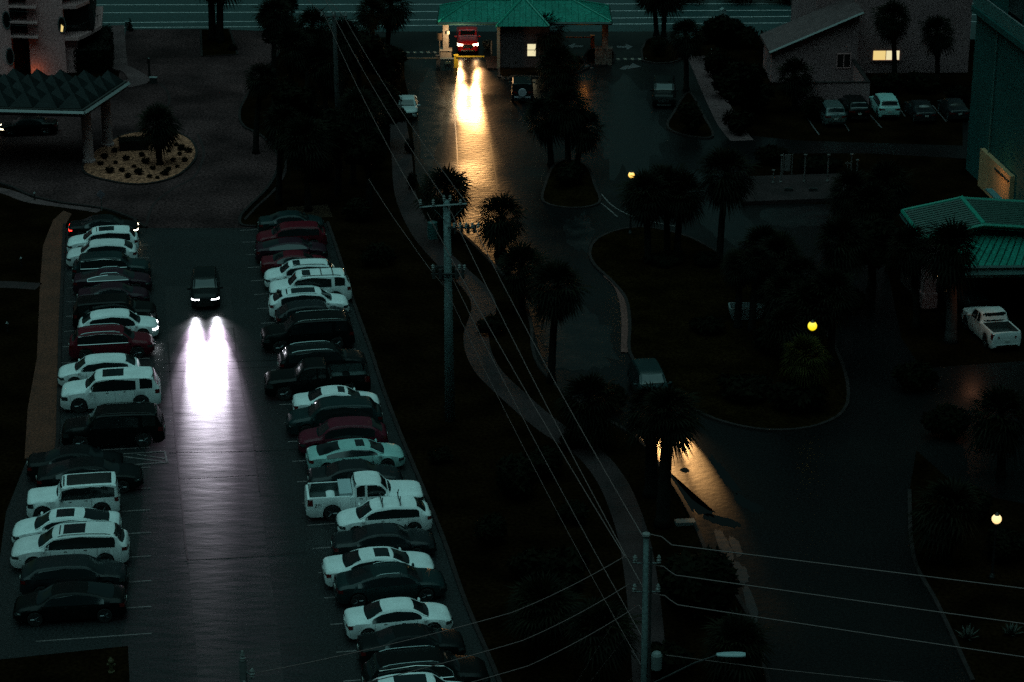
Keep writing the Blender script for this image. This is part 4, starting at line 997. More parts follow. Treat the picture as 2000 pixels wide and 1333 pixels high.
# local: x to the right, y away. the flank we see is x=0, running towards the viewer (negative y)
lbox(tw, 'wall', m_tower, 0, 26, -60, 0, 0, 60)
zs = height_at(to, 16); 
b = MB(); b.box((-.02, -30, zs), (.9, 60.1, .45)); b.build('balcony_ledge', m_tower, tw)
b = MB(); b.box((-.28, -30, zs + .75), (.12, 60, 1.0)); b.build('parapet', mat('parapet_teal', (.03, .12, .115), .7, c2=(.036, .14, .135), scale=.4, grain=.25), tw)
b = MB(); b.tube([(-.28, 0, zs + 1.3), (-.28, -60, zs + 1.3)], .05, 5); b.build('handrail', m_trim, tw)
for k in range(5):
    b = MB(); b.box((-.004, -9 - 11 * k, zs + 2.2), (.05, 3.2, 2.6)); b.build('balcony_door', m_glass, tw)
dp = P(1914, 372); 
d_loc = (dp - to); dy = d_loc.dot(Vector((-math.sin(TA), math.cos(TA), 0)))
b = MB(); b.tube([(-.12, dy, .1), (-.12, dy, zs - .25)], .07, 6); b.build('drainpipe', mat('pipe_pale', (.035, .13, .125), .5), tw)
ya_ = (P(1917, 362) - to).dot(Vector((-math.sin(TA), math.cos(TA), 0))); yb_ = (P(1976, 420) - to).dot(Vector((-math.sin(TA), math.cos(TA), 0)))
lbox(tw, 'annex_wall', mat('annex_tan', (.42, .24, .12), .85, c2=(.5, .29, .15), scale=.8, grain=.25), -.35, -.003, yb_, ya_, 0, 2.9)
b = MB(); b.box((-.40, yb_ * .75 + ya_ * .25, 2.45), (.08, abs(yb_ - ya_) * .45, .12)); b.build('wall_vent', m_dark, tw)
# lean-to stub roof just visible beside the warm wall
b = MB(); q = (P(1985, 385, 2.5) - to); b.box((q.dot(LX) - .6, q.dot(LY), 2.4), (.5, 4.5, .12)); b.build('awning', mat('awning_pale', (.10, .22, .22), .5), tw)

# ---- green roofed canopy at the right
zE2, zR2 = 4.9, 5.8
Apt, Bp, Cp = P(1762, 413, zE2), P(1878, 388, zR2), P(1922, 440, zR2)
org = Vector((Cp.x, Cp.y, 0)); ax = (Cp - Bp); ax.z = 0; yB = -ax.length; ax.normalize(); yC = 0.0     # a runs towards the viewer along the ridge
lv = (Apt - Bp); lv.z = 0; LS = lv.length; nx_ = -lv.normalized(); yA = yB
if nx_.x < 0: nx_ = -nx_
halfw = 0.0
cp = thing('green_canopy', 'green standing seam metal roofs on pale columns beside the white pickup truck', 'canopy', org, 0)
def g3(a, n, z): q = ax * a + nx_ * n; return Vector((q.x, q.y, z))
RW = 9.0; b = MB()
vs = [g3(yB, -LS, zE2), g3(0, -LS, zE2), g3(0, 0, zR2), g3(yB, 0, zR2), g3(0, RW, zR2 - .5), g3(yB, RW, zR2 - .5)]
b.add(vs, [(0, 1, 2, 3), (3, 2, 4, 5)]); b.add([v - Vector((0, 0, .25)) for v in vs], [(3, 2, 1, 0), (5, 4, 2, 3)])
rf = b.build('roof', m_metalroof, cp)
c = MB()
for p, q in ((0, 1), (1, 2), (2, 3), (3, 0), (2, 4), (3, 5)): c.tube([vs[p] + Vector((0, 0, .02)), vs[q] + Vector((0, 0, .02))], .13 if (p, q) != (2, 3) else .2, 5)
c.build('ridge_cap', m_ridge, rf)
sm = MB(); n = 14; k_ = (zR2 - zE2)
for i in range(1, n):
    a = yB + (0 - yB) * i / n
    sm.tube([g3(a, -LS, zE2 + .06), g3(a, 0, zR2 + .06)], .07, 4, caps=False); sm.tube([g3(a, 0, zR2 + .05), g3(a, RW, zR2 - .45)], .07, 4, caps=False)
sm.build('standing_seam', mat('green_seam', (.003, .05, .034), .5), rf)
# lower porch roof in front, its seams running towards the viewer
e0, e1, e2, e3 = P(1900, 448, 5.15) - org, P(2110, 440, 5.15) - org, P(2110, 517, 4.0) - org, P(1850, 520, 4.0) - org
b = MB(); b.add([e3, e2, e1, e0], [(0, 1, 2, 3)]); b.add([v - Vector((0, 0, .2)) for v in (e3, e2, e1, e0)], [(3, 2, 1, 0)]); r2 = b.build('porch_roof', m_metalroof, cp)
sm = MB()
for i in range(0, 19):
    t = i / 18; sm.tube([e3.lerp(e2, t) + Vector((0, 0, .03)), e0.lerp(e1, t) + Vector((0, 0, .03))], .03, 4, caps=False)
sm.build('standing_seam', mat('green_seam'  , (.003, .05, .034), .5), r2)
b = MB(); b.tube([e3 - Vector((0, 0, .12)), e2 - Vector((0, 0, .12))], .12, 4); b.tube([e3 - Vector((0, -.1, .55)), e2 - Vector((0, -.1, .55))], .30, 4); b.build('fascia', mat('fascia_teal', (.02, .075, .07), .6), r2)
b = MB(); b.tube([vs[1] - Vector((0, 0, .25)), vs[0] - Vector((0, 0, .25))], .2, 4); b.build('fascia', mat('fascia_teal', (.02, .075, .07), .6), rf)
for a, n in ((-.9, -LS + .8), (yB + .9, -LS + .8)):
    b = MB(); q = g3(a, n, 0); b.box((q.x, q.y, .5), (1.0, 1.0, 1.0), LOT); b.box((q.x, q.y, 1.0 + (zE2 - 1.3) / 2), (.8, .8, zE2 - 1.3), LOT); b.build('column', m_stucco2, cp)
q = e2 - Vector((1.5, -1, 0)); b = MB(); b.box((q.x, q.y, 1.7), (.8, .8, 3.4), LOT); b.build('column', m_stucco2, cp)
wq = P(1830, 533, 1.6)
b = MB(); q = g3(yB + .4, 3.5, 0); b.box((q.x, q.y, 2.4), (10, .3, 4.8), LOT); b.build('back_wall', m_wood, cp)
# house beside it with the slim lit window
lw = P(1829, 574); t = thing('side_lodge', 'dark lodge wall with a slim lit window behind the palm by the green roof', 'building', lw, LOT)
lbox(t, 'wall', m_wood, -1.6, 1.4, .3, 2.6, 0, 3.2)
lbox(t, 'lit_window', mat('lit_amber', (.4, .25, .1), .5, emit=(1, .62, .28), estr=.8), -.13, .15, .27, .297, height_at(lw, 544), height_at(lw, 520))
# ------------------------------------------------------------------ plants
m_leaf = mat('palm_leaf', (.0030, .0034, .0016), .6, c2=(.0085, .0082, .0036), scale=1.6, spec=.05)
m_dead = mat('palm_dead_leaf', (.008, .006, .0035), .85, c2=(.014, .010, .006), scale=2.0, spec=.1)
m_trunk = mat('palm_trunk', (.006, .005, .004), .9, c2=(.012, .010, .008), scale=3.0, bump=.6, bscale=9, spec=.1)
m_trunk_pale = mat('palm_trunk_pale', (.035, .032, .032), .9, c2=(.055, .05, .05), scale=3.0, bump=.5, bscale=9, spec=.1)
m_shrub = mat('shrub_leaf', (.0030, .0040, .0018), .7, c2=(.0065, .0062, .0028), scale=1.2, spec=.03)
m_hedge = mat('hedge_leaf', (.003, .0045, .0024), .7, c2=(.007, .009, .0045), scale=1.4, spec=.04)
m_leaf_lamplit = mat('palm_leaf_lamplit', (.030, .026, .004), .6, c2=(.016, .014, .003), scale=1.6, spec=.05)  # yellow leaf copy with the globe lamp's glow painted in
m_agave = mat('agave_leaf', (.012, .015, .011), .6, c2=(.02, .024, .017), scale=2)

def frond(mb, rnd, az, el, pet, rad, blades, droop):
    d = Vector((math.cos(az) * math.cos(el), math.sin(az) * math.cos(el), math.sin(el)))
    side = Vector((-math.sin(az), math.cos(az), 0)); up = d.cross(side) * -1
    base = d * pet - Vector((0, 0, droop * .25 * pet))
    mb.add([side * .03, side * -.03, base - side * .02, base + side * .02], [(0, 1, 2, 3)])
    for k in range(blades):
        th = (k / (blades - 1) - .5) * 2 * R(82); l = rad * (1 - .25 * abs(th) / R(82)) * rnd.uniform(.85, 1.1)
        dd = d * math.cos(th) + side * math.sin(th) + up * rnd.uniform(-.10, .14)
        w = (side * math.cos(th) - d * math.sin(th)) * (.042 * rad)
        m_ = base + dd * l * .6 - Vector((0, 0, droop * .10 * l)); e = base + dd * l - Vector((0, 0, droop * .5 * l))
        mb.add([base, m_ + w, e, m_ - w], [(0, 1, 2, 3)])
CROWNS = []
def crown_mesh(seed):
    rnd = random.Random(seed); mb = MB(); n = 84
    for i in range(n):
        el = R(82) - R(150) * ((i + .5) / n) ** .85; az = i * 2.39996 + rnd.uniform(-.25, .25)
        frond(mb, rnd, az, el, rnd.uniform(.30, .56), rnd.uniform(.50, .72), 13, rnd.uniform(.25, .7) + .5 * (i / n))
    me = bpy.data.meshes.new('palm_crown'); me.from_pydata(mb.v, [], mb.f); me.materials.append(m_leaf); me.update(); return me
def skirt_mesh(seed):
    rnd = random.Random(seed); mb = MB()
    for i in range(26):
        az = i * 2.39996; el = R(-48) - R(34) * rnd.random(); z = -.10 - .5 * rnd.random()
        o = len(mb.v); frond(mb, rnd, az, el, .18, rnd.uniform(.32, .5), 7, .3)
        mb.v[o:] = [(x, y, zz + z) for x, y, zz in mb.v[o:]]
    me = bpy.data.meshes.new('dead_leaf_skirt'); me.from_pydata(mb.v, [], mb.f); me.materials.append(m_dead); me.update(); return me
CROWNS = [crown_mesh(11 + k) for k in range(5)]; SKIRTS = [skirt_mesh(31 + k) for k in range(2)]
prnd = random.Random(5)
def palm(bx, by, cx, cy, rpx, label, group=None, skirt=True, pale=False, tr=.2, cat='palm'):
    base = P(bx, by); h = height_at(base, cy); top = Vector((base.x, base.y, h)); s = scale(top)
    lean = (cx - proj(top)[0]) / s; r = rpx / s * prnd.uniform(1.12, 1.34); ly = prnd.uniform(-.05, .05) * h
    t = thing('palm_tree', label, cat, base, 0, group)
    mb = MB(); n = 14; pts = []; rs = []
    for i in range(n):
        u = i / (n - 1); pts.append((lean * u ** 1.6, ly * u ** 1.8, (h - .05 * r) * u)); rs.append(tr * (1.25 - .35 * u) * (1 + .05 * math.sin(i * 2.7)) * (1.35 if i == 0 else 1))
    mb.tube(pts, rs, 9).build('trunk', m_trunk_pale if pale else m_trunk, t, smooth=True)
    c = bpy.data.objects.new('crown', CROWNS[prnd.randrange(5)]); col.objects.link(c); c.parent = t
    c.location = (lean, ly, h); c.scale = (r, r, r * prnd.uniform(.85, 1.0)); c.rotation_euler = (prnd.uniform(-.28, .28), prnd.uniform(-.28, .28), prnd.uniform(0, 6.28))
    if skirt:
        k = bpy.data.objects.new('dead_leaf_skirt', SKIRTS[prnd.randrange(2)]); col.objects.link(k); k.parent = t
        k.location = (lean * .97, ly, h - .12 * r); k.scale = (r * .8, r * .8, r * 1.0); k.rotation_euler = (0, 0, prnd.uniform(0, 6.28))
    return t
def leaf_blob(name, lobes, m, parent, n=900, leaf=.16, seed=1):
    """leaf cards scattered through several overlapping rounded masses"""
    rnd = random.Random(seed); mb = MB()
    tot = sum(l[3] ** 2 for l in lobes)
    for (x, y, z, r, rz) in lobes:
        for _ in range(int(n * r * r / tot)):
            v = Vector((rnd.gauss(0, 1), rnd.gauss(0, 1), rnd.gauss(0, 1))).normalized(); q = rnd.random() ** .38
            p = Vector((x + v.x * r * q, y + v.y * r * q, z + v.z * rz * q))
            if p.z < .02: p.z = rnd.uniform(.02, .2)
            a = Vector((rnd.gauss(0, 1), rnd.gauss(0, 1), rnd.gauss(0, .6))).normalized(); b = a.cross(v)
            if b.length < .1: continue
            b.normalize(); l = leaf * rnd.uniform(.6, 1.4)
            mb.add([p - a * l, p + b * l * .45, p + a * l, p - b * l * .45], [(0, 1, 2, 3)])
    return mb.build(name, m, parent, fix=False)
def shrub(px, py, rpx, hpx, label, group=None, m=None, n=900, name='shrub', cat='shrub', depth_k=.9, stem=True, lobes=None, leaf=None):
    base = P(px, py); s = scale(base); r = rpx / s; h = hpx / s
    t = thing(name, label, cat, base, 0, group); rnd = random.Random(int(px * 7 + py))
    lb = [(0, 0, h * .5, r * .75, h * .5)]
    for k in range(lobes or 6):
        a = rnd.uniform(0, 6.28); q = r * rnd.uniform(.3, .62); lb.append((math.cos(a) * q, math.sin(a) * q * depth_k, h * rnd.uniform(.35, .68), r * rnd.uniform(.32, .5), h * rnd.uniform(.28, .4)))
    leaf_blob('foliage', lb, m or m_shrub, t, n=n, leaf=leaf or max(.10, min(.30, r * .12)), seed=int(px + py))
    if stem:
        b = MB()
        for k in range(4):
            a = k * 1.7 + rnd.random(); b.tube([(0, 0, 0), (math.cos(a) * r * .25, math.sin(a) * r * .25, h * .3), (math.cos(a) * r * .45, math.sin(a) * r * .45, h * .62)], [.07, .05, .02], 5)
        b.build('stem', m_trunk, t)
    return t
# --- palms: foot pixel, crown centre pixel, crown radius in pixels
PALMS = [
 (416, 80, 410, -60, 45, 'tall palm trunk on the square island of the paved drive, left one of the two'), (430, 84, 432, -50, 45, 'tall palm trunk on the square island of the paved drive, right one of the two'),
 (537, 250, 536, 25, 36, 'palm at the left edge of the dark grove, its crown against the highway'), (566, 300, 572, 90, 42, 'palm inside the dark grove right of the paved drive, near its upper left'),
 (602, 412, 598, 270, 46, 'palm rising from the orange mulch patch behind the far end of the right row'), (545, 400, 552, 240, 40, 'palm beside the bend of the paved drive kerb'),
 (640, 300, 632, 120, 42, 'palm in the middle of the dark grove close to the thin far pole'), (690, 360, 700, 210, 40, 'palm behind the short pale post in the dark grove'),
 (600, 200, 610, 50, 40, 'palm at the top of the dark grove left of the thin far pole'), (728, 106, 727, 20, 30, 'slim palm left of its thicker twin by the highway'), (757, 96, 764, 12, 40, 'thicker palm standing before the white highway lines left of the gatehouse'),
 (500, 300, 512, 150, 34, 'palm close to the curved kerb of the paved drive'), (668, 250, 672, 70, 38, 'palm just right of the thin far pole'),
 (1066, 128, 1068, 58, 38, 'palm whose crown covers the middle of the green gatehouse roof'), (1088, 172, 1090, 126, 40, 'palm with a thick dark trunk in front of the gatehouse booth'),
 (1076, 322, 1066, 225, 44, 'left palm of the island cluster on the entry road'), (1110, 336, 1104, 205, 48, 'tallest middle palm of the island cluster on the entry road'), (1126, 336, 1142, 248, 38, 'right palm of the island cluster on the entry road'),
 (1282, 70, 1272, -22, 36, 'left one of two slim palms above the clipped round bush'), (1296, 72, 1300, -16, 36, 'right one of two slim palms above the clipped round bush'),
 (1340, 178, 1340, 70, 36, 'palm with a thin trunk beside the footpath right of the gate'), (1552, 216, 1551, 146, 40, 'bushy palm in front of the annex wall of the pale building'),
 (1746, 168, 1744, 34, 34, 'palm standing before the lit window of the pale building'), (1830, 172, 1830, 62, 32, 'palm against the dark right part of the pale building'),
 (978, 496, 978, 420, 52, 'stout short palm lit from behind at the bend of the entry road'),
 (1020, 612, 1020, 520, 46, 'dark palm left of the one with a long bare trunk'), (1077, 748, 1088, 555, 54, 'palm with a long bare trunk standing against the blue wet road'),
 (1265, 515, 1262, 375, 44, 'left palm of the clump beside the far globe lamp'), (1303, 502, 1300, 362, 46, 'middle palm of the clump beside the far globe lamp'), (1322, 508, 1332, 375, 42, 'right palm of the clump beside the far globe lamp'),
 (1405, 514, 1418, 335, 50, 'leaning palm on the lawn island right of the clump by the far globe lamp'),
 (1441, 642, 1444, 518, 36, 'left of the two palms in front of the pale boat shaped planter'), (1468, 648, 1478, 508, 36, 'right of the two palms in front of the pale boat shaped planter'),
 (1525, 625, 1520, 495, 44, 'palm between the planter and the yellow globe lamp'), (1594, 716, 1584, 596, 62, 'broad palm whose fronds glow around the yellow globe lamp'),
 (1700, 570, 1704, 400, 50, 'tall dark palm right of the drive, in front of the white post plaza'), (1736, 530, 1734, 360, 46, 'tall dark palm next to the green roof'), (1655, 480, 1662, 370, 44, 'dark palm at the right end of the white post plaza'),
 (1857, 668, 1857, 480, 62, 'big palm with a pale trunk covering the corner of the green roof'),
 (1272, 968, 1272, 800, 58, 'left one of two palms silhouetted against the warm headlight glow'), (1294, 1028, 1308, 806, 62, 'right one of two palms silhouetted against the warm headlight glow'),
 (1150, 868, 1150, 780, 62, 'low broad palm where the footpath bends, left of the car with warm headlights'),
 (1850, 1100, 1852, 990, 64, 'palm near the bright globe lamp at the right edge'), (1955, 930, 1955, 810, 60, 'palm in deep shadow at the right edge below the white pickup'),
 (312, 324, 309, 240, 40, 'palm growing out of the round gravel bed'),
 (1176, 1345, 1172, 1225, 70, 'dark palm left of the near utility pole'), (1440, 1330, 1440, 1255, 62, 'dark palm behind the white street light head'),
 (1060, 1290, 1058, 1180, 66, 'dark palm between the right row of cars and the footpath'), (1790, 640, 1778, 480, 46, 'palm left of the pale column of the green roof'),
]
for bx, by, cx, cy, rp, lab in PALMS:
    palm(bx, by, cx, cy, rp, lab, group='palms around the hotel drives', pale=(bx == 1857), tr=.30 if bx in (416, 430, 1272, 1294, 1857, 978) else .2)
for bx, by, cx, cy, rp, lab in ((1534, 694, 1534, 572, 42, 'palm in the dense dark clump left of the yellow globe lamp, lowest crown'), (1545, 728, 1538, 632, 52, 'palm crown touching the yellow globe lamp from the left'), (1622, 716, 1626, 570, 54, 'palm crown rising right of the yellow globe lamp'),
    (1562, 668, 1560, 535, 48, 'palm in the dense clump straight above the yellow globe lamp'), (1485, 604, 1492, 480, 46, 'palm at the top left of the dense clump above the yellow globe lamp'), (1640, 620, 1645, 470, 50, 'palm between the lawn island clump and the tall palms by the green roof')):
    palm(bx, by, cx, cy, rp, lab, group='palms around the hotel drives')
t = palm(1563, 796, 1572, 692, 40, 'palm just below the yellow globe lamp, lamp glow painted into its yellow fronds', group='palms around the hotel drives')
me = CROWNS[1].copy(); me.materials.clear(); me.materials.append(m_leaf_lamplit); [c for c in children(t) if c.name.startswith('crown')][0].data = me
t = palm(871, 470, 871, 374, 54, 'large round palm head behind the crossarm of the near concrete pole', group='palms around the hotel drives', tr=.3)
k = children(t)[1]
# --- shrubs and hedges
SHR = [
 (745, 140, 30, 55, 'tall dark shrub at the top of the hedge left of the entry road'), (768, 175, 28, 75, 'dark shrub behind the silver white sedan, second from the top of the hedge'), (752, 225, 34, 70, 'dark shrub right beside the silver white sedan'),
 (738, 280, 34, 60, 'dark shrub below the silver white sedan, at the kerb'), (728, 330, 30, 55, 'dark shrub next to the upper end of the footpath'), (700, 120, 34, 70, 'dark shrub filling the grove behind the thin far pole'),
 (650, 190, 38, 70, 'dark shrub in the grove under the far power lines'), (590, 150, 34, 80, 'dark shrub at the upper left of the grove'), (560, 210, 32, 60, 'dark shrub on the left rim of the grove'), (620, 350, 38, 55, 'low dark shrub behind the orange mulch patch'),
 (700, 430, 34, 45, 'low dark shrub on the strip right of the far right row'), (740, 520, 36, 48, 'low dark shrub on the strip beside the large boxy white suv'), (800, 300, 11, 30, 'small dark shrub between footpath and entry road'), (806, 370, 12, 36, 'narrow dark shrub above the round palm head'),
 (1112, 362, 40, 40, 'rounded dark bush at the foot of the island palm cluster'), (1345, 262, 34, 70, 'dark bush filling the triangular island'), (1420, 190, 40, 50, 'dark bush right of the slanting footpath'), (1470, 220, 44, 60, 'dark bush left of the annex wall'),
 (1440, 260, 36, 45, 'dark bush above the plaza footpath'), (1590, 235, 32, 50, 'dark bush against the low yard wall'), (1505, 320, 40, 38, 'rounded dark hedge behind the white posts, left half'), (1600, 335, 46, 30, 'low dark hedge behind the white posts, right half'),
 (1400, 150, 34, 60, 'dark bush under the footpath right of the gate'), (1500, 120, 34, 60, 'dark bush left of the lean to roof'), (1440, 90, 50, 40, 'dark bush on the verge below the highway'), (1730, 185, 40, 40, 'dark bush below the lit window of the pale building'), (1800, 180, 44, 36, 'dark bush along the foot of the pale building'), (1870, 200, 26, 34, 'dark bush at the foot of the green tower'),
 (1010, 972, 58, 90, 'large dark rounded bush on the slope left of the footpath'), (1062, 930, 44, 60, 'dark bush nearer the footpath beside the large rounded one'), (960, 1060, 44, 60, 'dark bush between the right row and the footpath, below the large rounded one'),
 (1350, 1196, 84, 124, 'big round bush silhouetted against the wet lower road'), (1030, 1130, 40, 50, 'dark bush under the slanting wires'), (1300, 1320, 60, 70, 'dark bush behind the near utility pole'), (1120, 1020, 40, 46, 'low dark bush left of the lit footpath'),
 (1380, 520, 34, 30, 'low plants at the foot of the leaning palm'), (1300, 515, 44, 20, 'low plants round the feet of the lamp side palm clump'), (1385, 650, 44, 30, 'dark bush left of the pale planter'), (1520, 690, 60, 60, 'dark bush below the pale planter'), (1560, 800, 70, 60, 'dark bush at the lower tip of the lawn island'), (1450, 780, 60, 46, 'dark bush on the lawn island above the lower road'),
 (1660, 610, 40, 50, 'dark bush on the right of the drive below the tall palms'), (1790, 760, 46, 60, 'dark bush below the white pickup truck'), (1850, 850, 52, 60, 'dark bush lit faintly red on top'), (1900, 1010, 44, 60, 'dark bush left of the bright globe lamp'), (1960, 1090, 50, 60, 'dark bush right of the bright globe lamp post'),
 (860, 900, 30, 26, 'low plants at the foot of the near concrete pole'), (958, 650, 38, 34, 'dark bush hiding the footpath right of the near concrete pole'), (876, 545, 24, 22, 'small dark bush on the footpath beside the near concrete pole'), (1118, 872, 32, 30, 'dark bush overhanging the footpath bend below the low broad palm'), (1195, 800, 44, 50, 'dark bush just left of the car with warm headlights'), (455, 100, 10, 14, 'tiny shrub on the square island of the paved drive'),
 (1010, 128, 32, 30, 'dark low bush in front of the booth, left half'), (1095, 140, 38, 36, 'dark low bush in front of the booth, right half'), (1172, 118, 26, 20, 'brownish low plants at the foot of the stone pier'), (952, 96, 12, 20, 'small green shrub lit by the lane lamp beside the booth'), (1000, 120, 14, 20, 'small shrub by the corner post of the booth'),
 (1850, 640, 26, 30, 'low plants around the pale trunk by the green roof'),
]
for i, (px, py, rp, hp, lab) in enumerate(SHR):
    shrub(px, py, rp, hp, lab, group='dark shrubs of the grounds', m=(m_agave if px == 952 else None), n=4500 if px == 1350 else (2400 if rp > 40 else 1300))
shrub(1285, 112, 24, 44, 'clipped round bush on the island right of the gate', m=m_hedge, n=1600, name='round_bush', lobes=2, leaf=.09)
# clipped hedge by the hotel
q0 = P(184, 142); s = scale(q0); hd = thing('hedge', 'tall clipped dark green hedge beside the hotel tower', 'hedge', q0, LOT)
rnd = random.Random(3); mb = MB()
for _ in range(2600):
    x, y, z = rnd.uniform(-1.6, 1.6), rnd.uniform(-.4, 9), rnd.uniform(0, 2.2)
    f = rnd.randrange(3)
    if f == 0: z = 2.2 + rnd.uniform(-.1, .08)
    elif f == 1: x = (1.6 if rnd.random() < .5 else -1.6) + rnd.uniform(-.1, .1)
    else: y = -.4 + rnd.uniform(-.1, .1)
    a = Vector((rnd.gauss(0, 1), rnd.gauss(0, 1), rnd.gauss(0, 1))).normalized(); b = a.cross(Vector((.3, .2, 1))).normalized(); p = Vector((x, y, z)); l = rnd.uniform(.08, .18)
    mb.add([p - a * l, p + b * l * .5, p + a * l, p - b * l * .5], [(0, 1, 2, 3)])
mb.build('foliage', m_hedge, hd, fix=False); b = MB(); b.box((0, 4.3, 1.05), (3.0, 9.2, 2.1)); b.build('inner_branches', m_trunk, hd)
# planter box behind the palm of the gravel bed
o = P(262, 297); t = thing('planter_box', 'dark box shaped hedge block standing in the gravel bed', 'hedge', o, LOT)
b = MB(); b.box((0, .6, .45), (2.3, 1.3, .9)); b.build('inner_branches', m_trunk, t)
leaf_blob('foliage', [(x * .45, .6 + y * .4, .75, .42, .42) for x in (-2, -1, 0, 1, 2) for y in (-1, 0, 1)], m_hedge, t, n=900, leaf=.09, seed=4)
SM = [(196, 325), (205, 312), (214, 340), (226, 322), (238, 338), (246, 315), (250, 350), (262, 330), (272, 343), (284, 322), (292, 350), (298, 334), (330, 336), (338, 318), (346, 330), (352, 306), (362, 318), (330, 300), (345, 288), (356, 296), (322, 345), (308, 352), (225, 300), (278, 308), (368, 300)]
small0 = None
for i, (px, py) in enumerate(SM):
    if small0 is None:
        small0 = shrub(px, py, 8, 9, 'low dark tuft of shrub dotted over the tan gravel of the round bed', group='low shrubs dotted over the gravel bed', n=150, stem=False, leaf=.09, name='low_shrub')
        small0.location.z = .1; continue
    c = copy_tree(small0); p = P(px, py); k = prnd.uniform(.7, 1.5); c.location = (p.x, p.y, .1); c.scale = (k, k, k); c.rotation_euler = (0, 0, prnd.uniform(0, 6))
# agaves at lower right
for px, py, lab in ((1890, 1248, 'pale spiky agave, left one of two at the lower right'), (1975, 1240, 'pale spiky agave at the right edge under the wires')):
    o = P(px, py); t = thing('agave_plant', lab, 'plant', o, 0, 'agaves at the lower right'); mb = MB(); rnd = random.Random(px)
    for i in range(26):
        az = i * 2.4; el = R(15 + 60 * (i / 26)); d = Vector((math.cos(az) * math.cos(el), math.sin(az) * math.cos(el), math.sin(el))); sd = Vector((-math.sin(az), math.cos(az), 0)) * .06
        l = rnd.uniform(.5, .8); mb.add([sd * .5, d * l * .5 + sd, d * l, d * l * .5 - sd, -sd * .5], [(0, 1, 2, 3, 4)])
    mb.build('leaves', m_agave, t, fix=False)
# broad trees that fill the grove between the drive and the entry road
def broad_tree(bx, by, cx, cy, rpx, label, group):
    base = P(bx, by); h = height_at(base, cy); s = scale(Vector((base.x, base.y, h))); r = rpx / s
    t = thing('grove_tree', label, 'tree', base, 0, group); rnd = random.Random(bx * 3 + by); b = MB()
    b.tube([(0, 0, 0), (.1, 0, h * .35), (0, .1, h * .7)], [.28, .22, .16], 8); lb = [(0, 0, h, r * .6, r * .5)]
    for k in range(7):
        a = k * .9 + rnd.random() * .5; q = r * rnd.uniform(.35, .65); z = h + r * rnd.uniform(-.5, .45); p = (math.cos(a) * q, math.sin(a) * q, z)
        b.tube([(0, 0, h * rnd.uniform(.4, .65)), tuple(c * .55 + d * .45 for c, d in zip(p, (0, 0, h * .8))), p], [.13, .09, .03], 5); lb.append((*p, r * rnd.uniform(.34, .5), r * rnd.uniform(.28, .42)))
    b.build('trunk', m_trunk, t); leaf_blob('crown', lb, m_shrub, t, n=2600, leaf=.26, seed=bx + by); return t
for bx, by, cx, cy, rp, lab in ((560, 130, 566, 55, 52, 'broad dark tree in the grove beside the top of the paved drive'), (630, 170, 625, 85, 56, 'broad dark tree in the grove left of the thin far pole'), (700, 190, 702, 100, 56, 'broad dark tree in the grove right of the thin far pole'),
    (748, 190, 750, 125, 44, 'broad dark tree overhanging the entry road near the gate'), (755, 290, 752, 215, 44, 'broad dark tree half covering the silver white sedan'), (580, 330, 590, 200, 54, 'broad dark tree in the middle left of the grove'), (660, 380, 655, 255, 58, 'broad dark tree in the lower middle of the grove'),
    (720, 400, 722, 290, 46, 'broad dark tree at the lower right of the grove by the footpath'), (1450, 235, 1450, 165, 54, 'broad dark tree left of the annex wall'), (1400, 120, 1405, 60, 50, 'broad dark tree right of the footpath by the gate'), (1700, 600, 1690, 470, 60, 'broad dark tree behind the tall palms by the green roof'), (1540, 700, 1540, 590, 60, 'broad dark tree behind the yellow globe lamp'), (1080, 1240, 1075, 1120, 70, 'broad dark tree between the right row and the lit footpath')):
    broad_tree(bx, by, cx, cy, rp, lab, 'broad trees of the grounds')
# grass verge trees beyond the highway, as separate crowns
for i, (px, py, rp, hp) in enumerate(((1345, 2, 60, 40), (1440, 0, 64, 44), (1540, 2, 60, 40), (1600, 30, 34, 46), (560, 40, 30, 70))):
    labs = ('dark tree at the highway edge right of the gatehouse', 'dark tree on the highway verge above the white box', 'dark tree on the verge left of the pale building', 'dark tree touching the left wall of the pale building', 'dark tree between the paved drive and the far pole')
    shrub(px, py, rp, hp, labs[i], name='verge_tree', cat='tree', n=1500, group='trees along the highway')
# ------------------------------------------------------------------ poles, wires, lamps, signs, person
m_pole = mat('pole_concrete', (.075, .115, .115), .75, c2=(.12, .165, .165), scale=1.2, stretch=((1, 1, .25), 0), grain=.4, grain_scale=9)
m_polew = mat('pole_timber', (.016, .015, .015), .85, c2=(.030, .028, .028), scale=1.0, stretch=((1, 1, .15), 0), grain=.4, grain_scale=8)
m_metal = mat('galvanised', (.10, .11, .11), .5, metal=.4); m_insul = mat('insulator', (.16, .155, .15), .35, coat=.4)
m_wire = mat('wire', (.12, .07, .068), .5); m_blackm = mat('lamp_iron', (.006, .006, .006), .5)

def insulator(parent, loc, h=.32):
    b = MB(); b.lathe([(.03, 0), (.09, .03), (.05, .09), (.1, .13), (.05, .19), (.09, .23), (.04, h)], 8); return b.build('insulator', m_insul, parent, loc=loc)
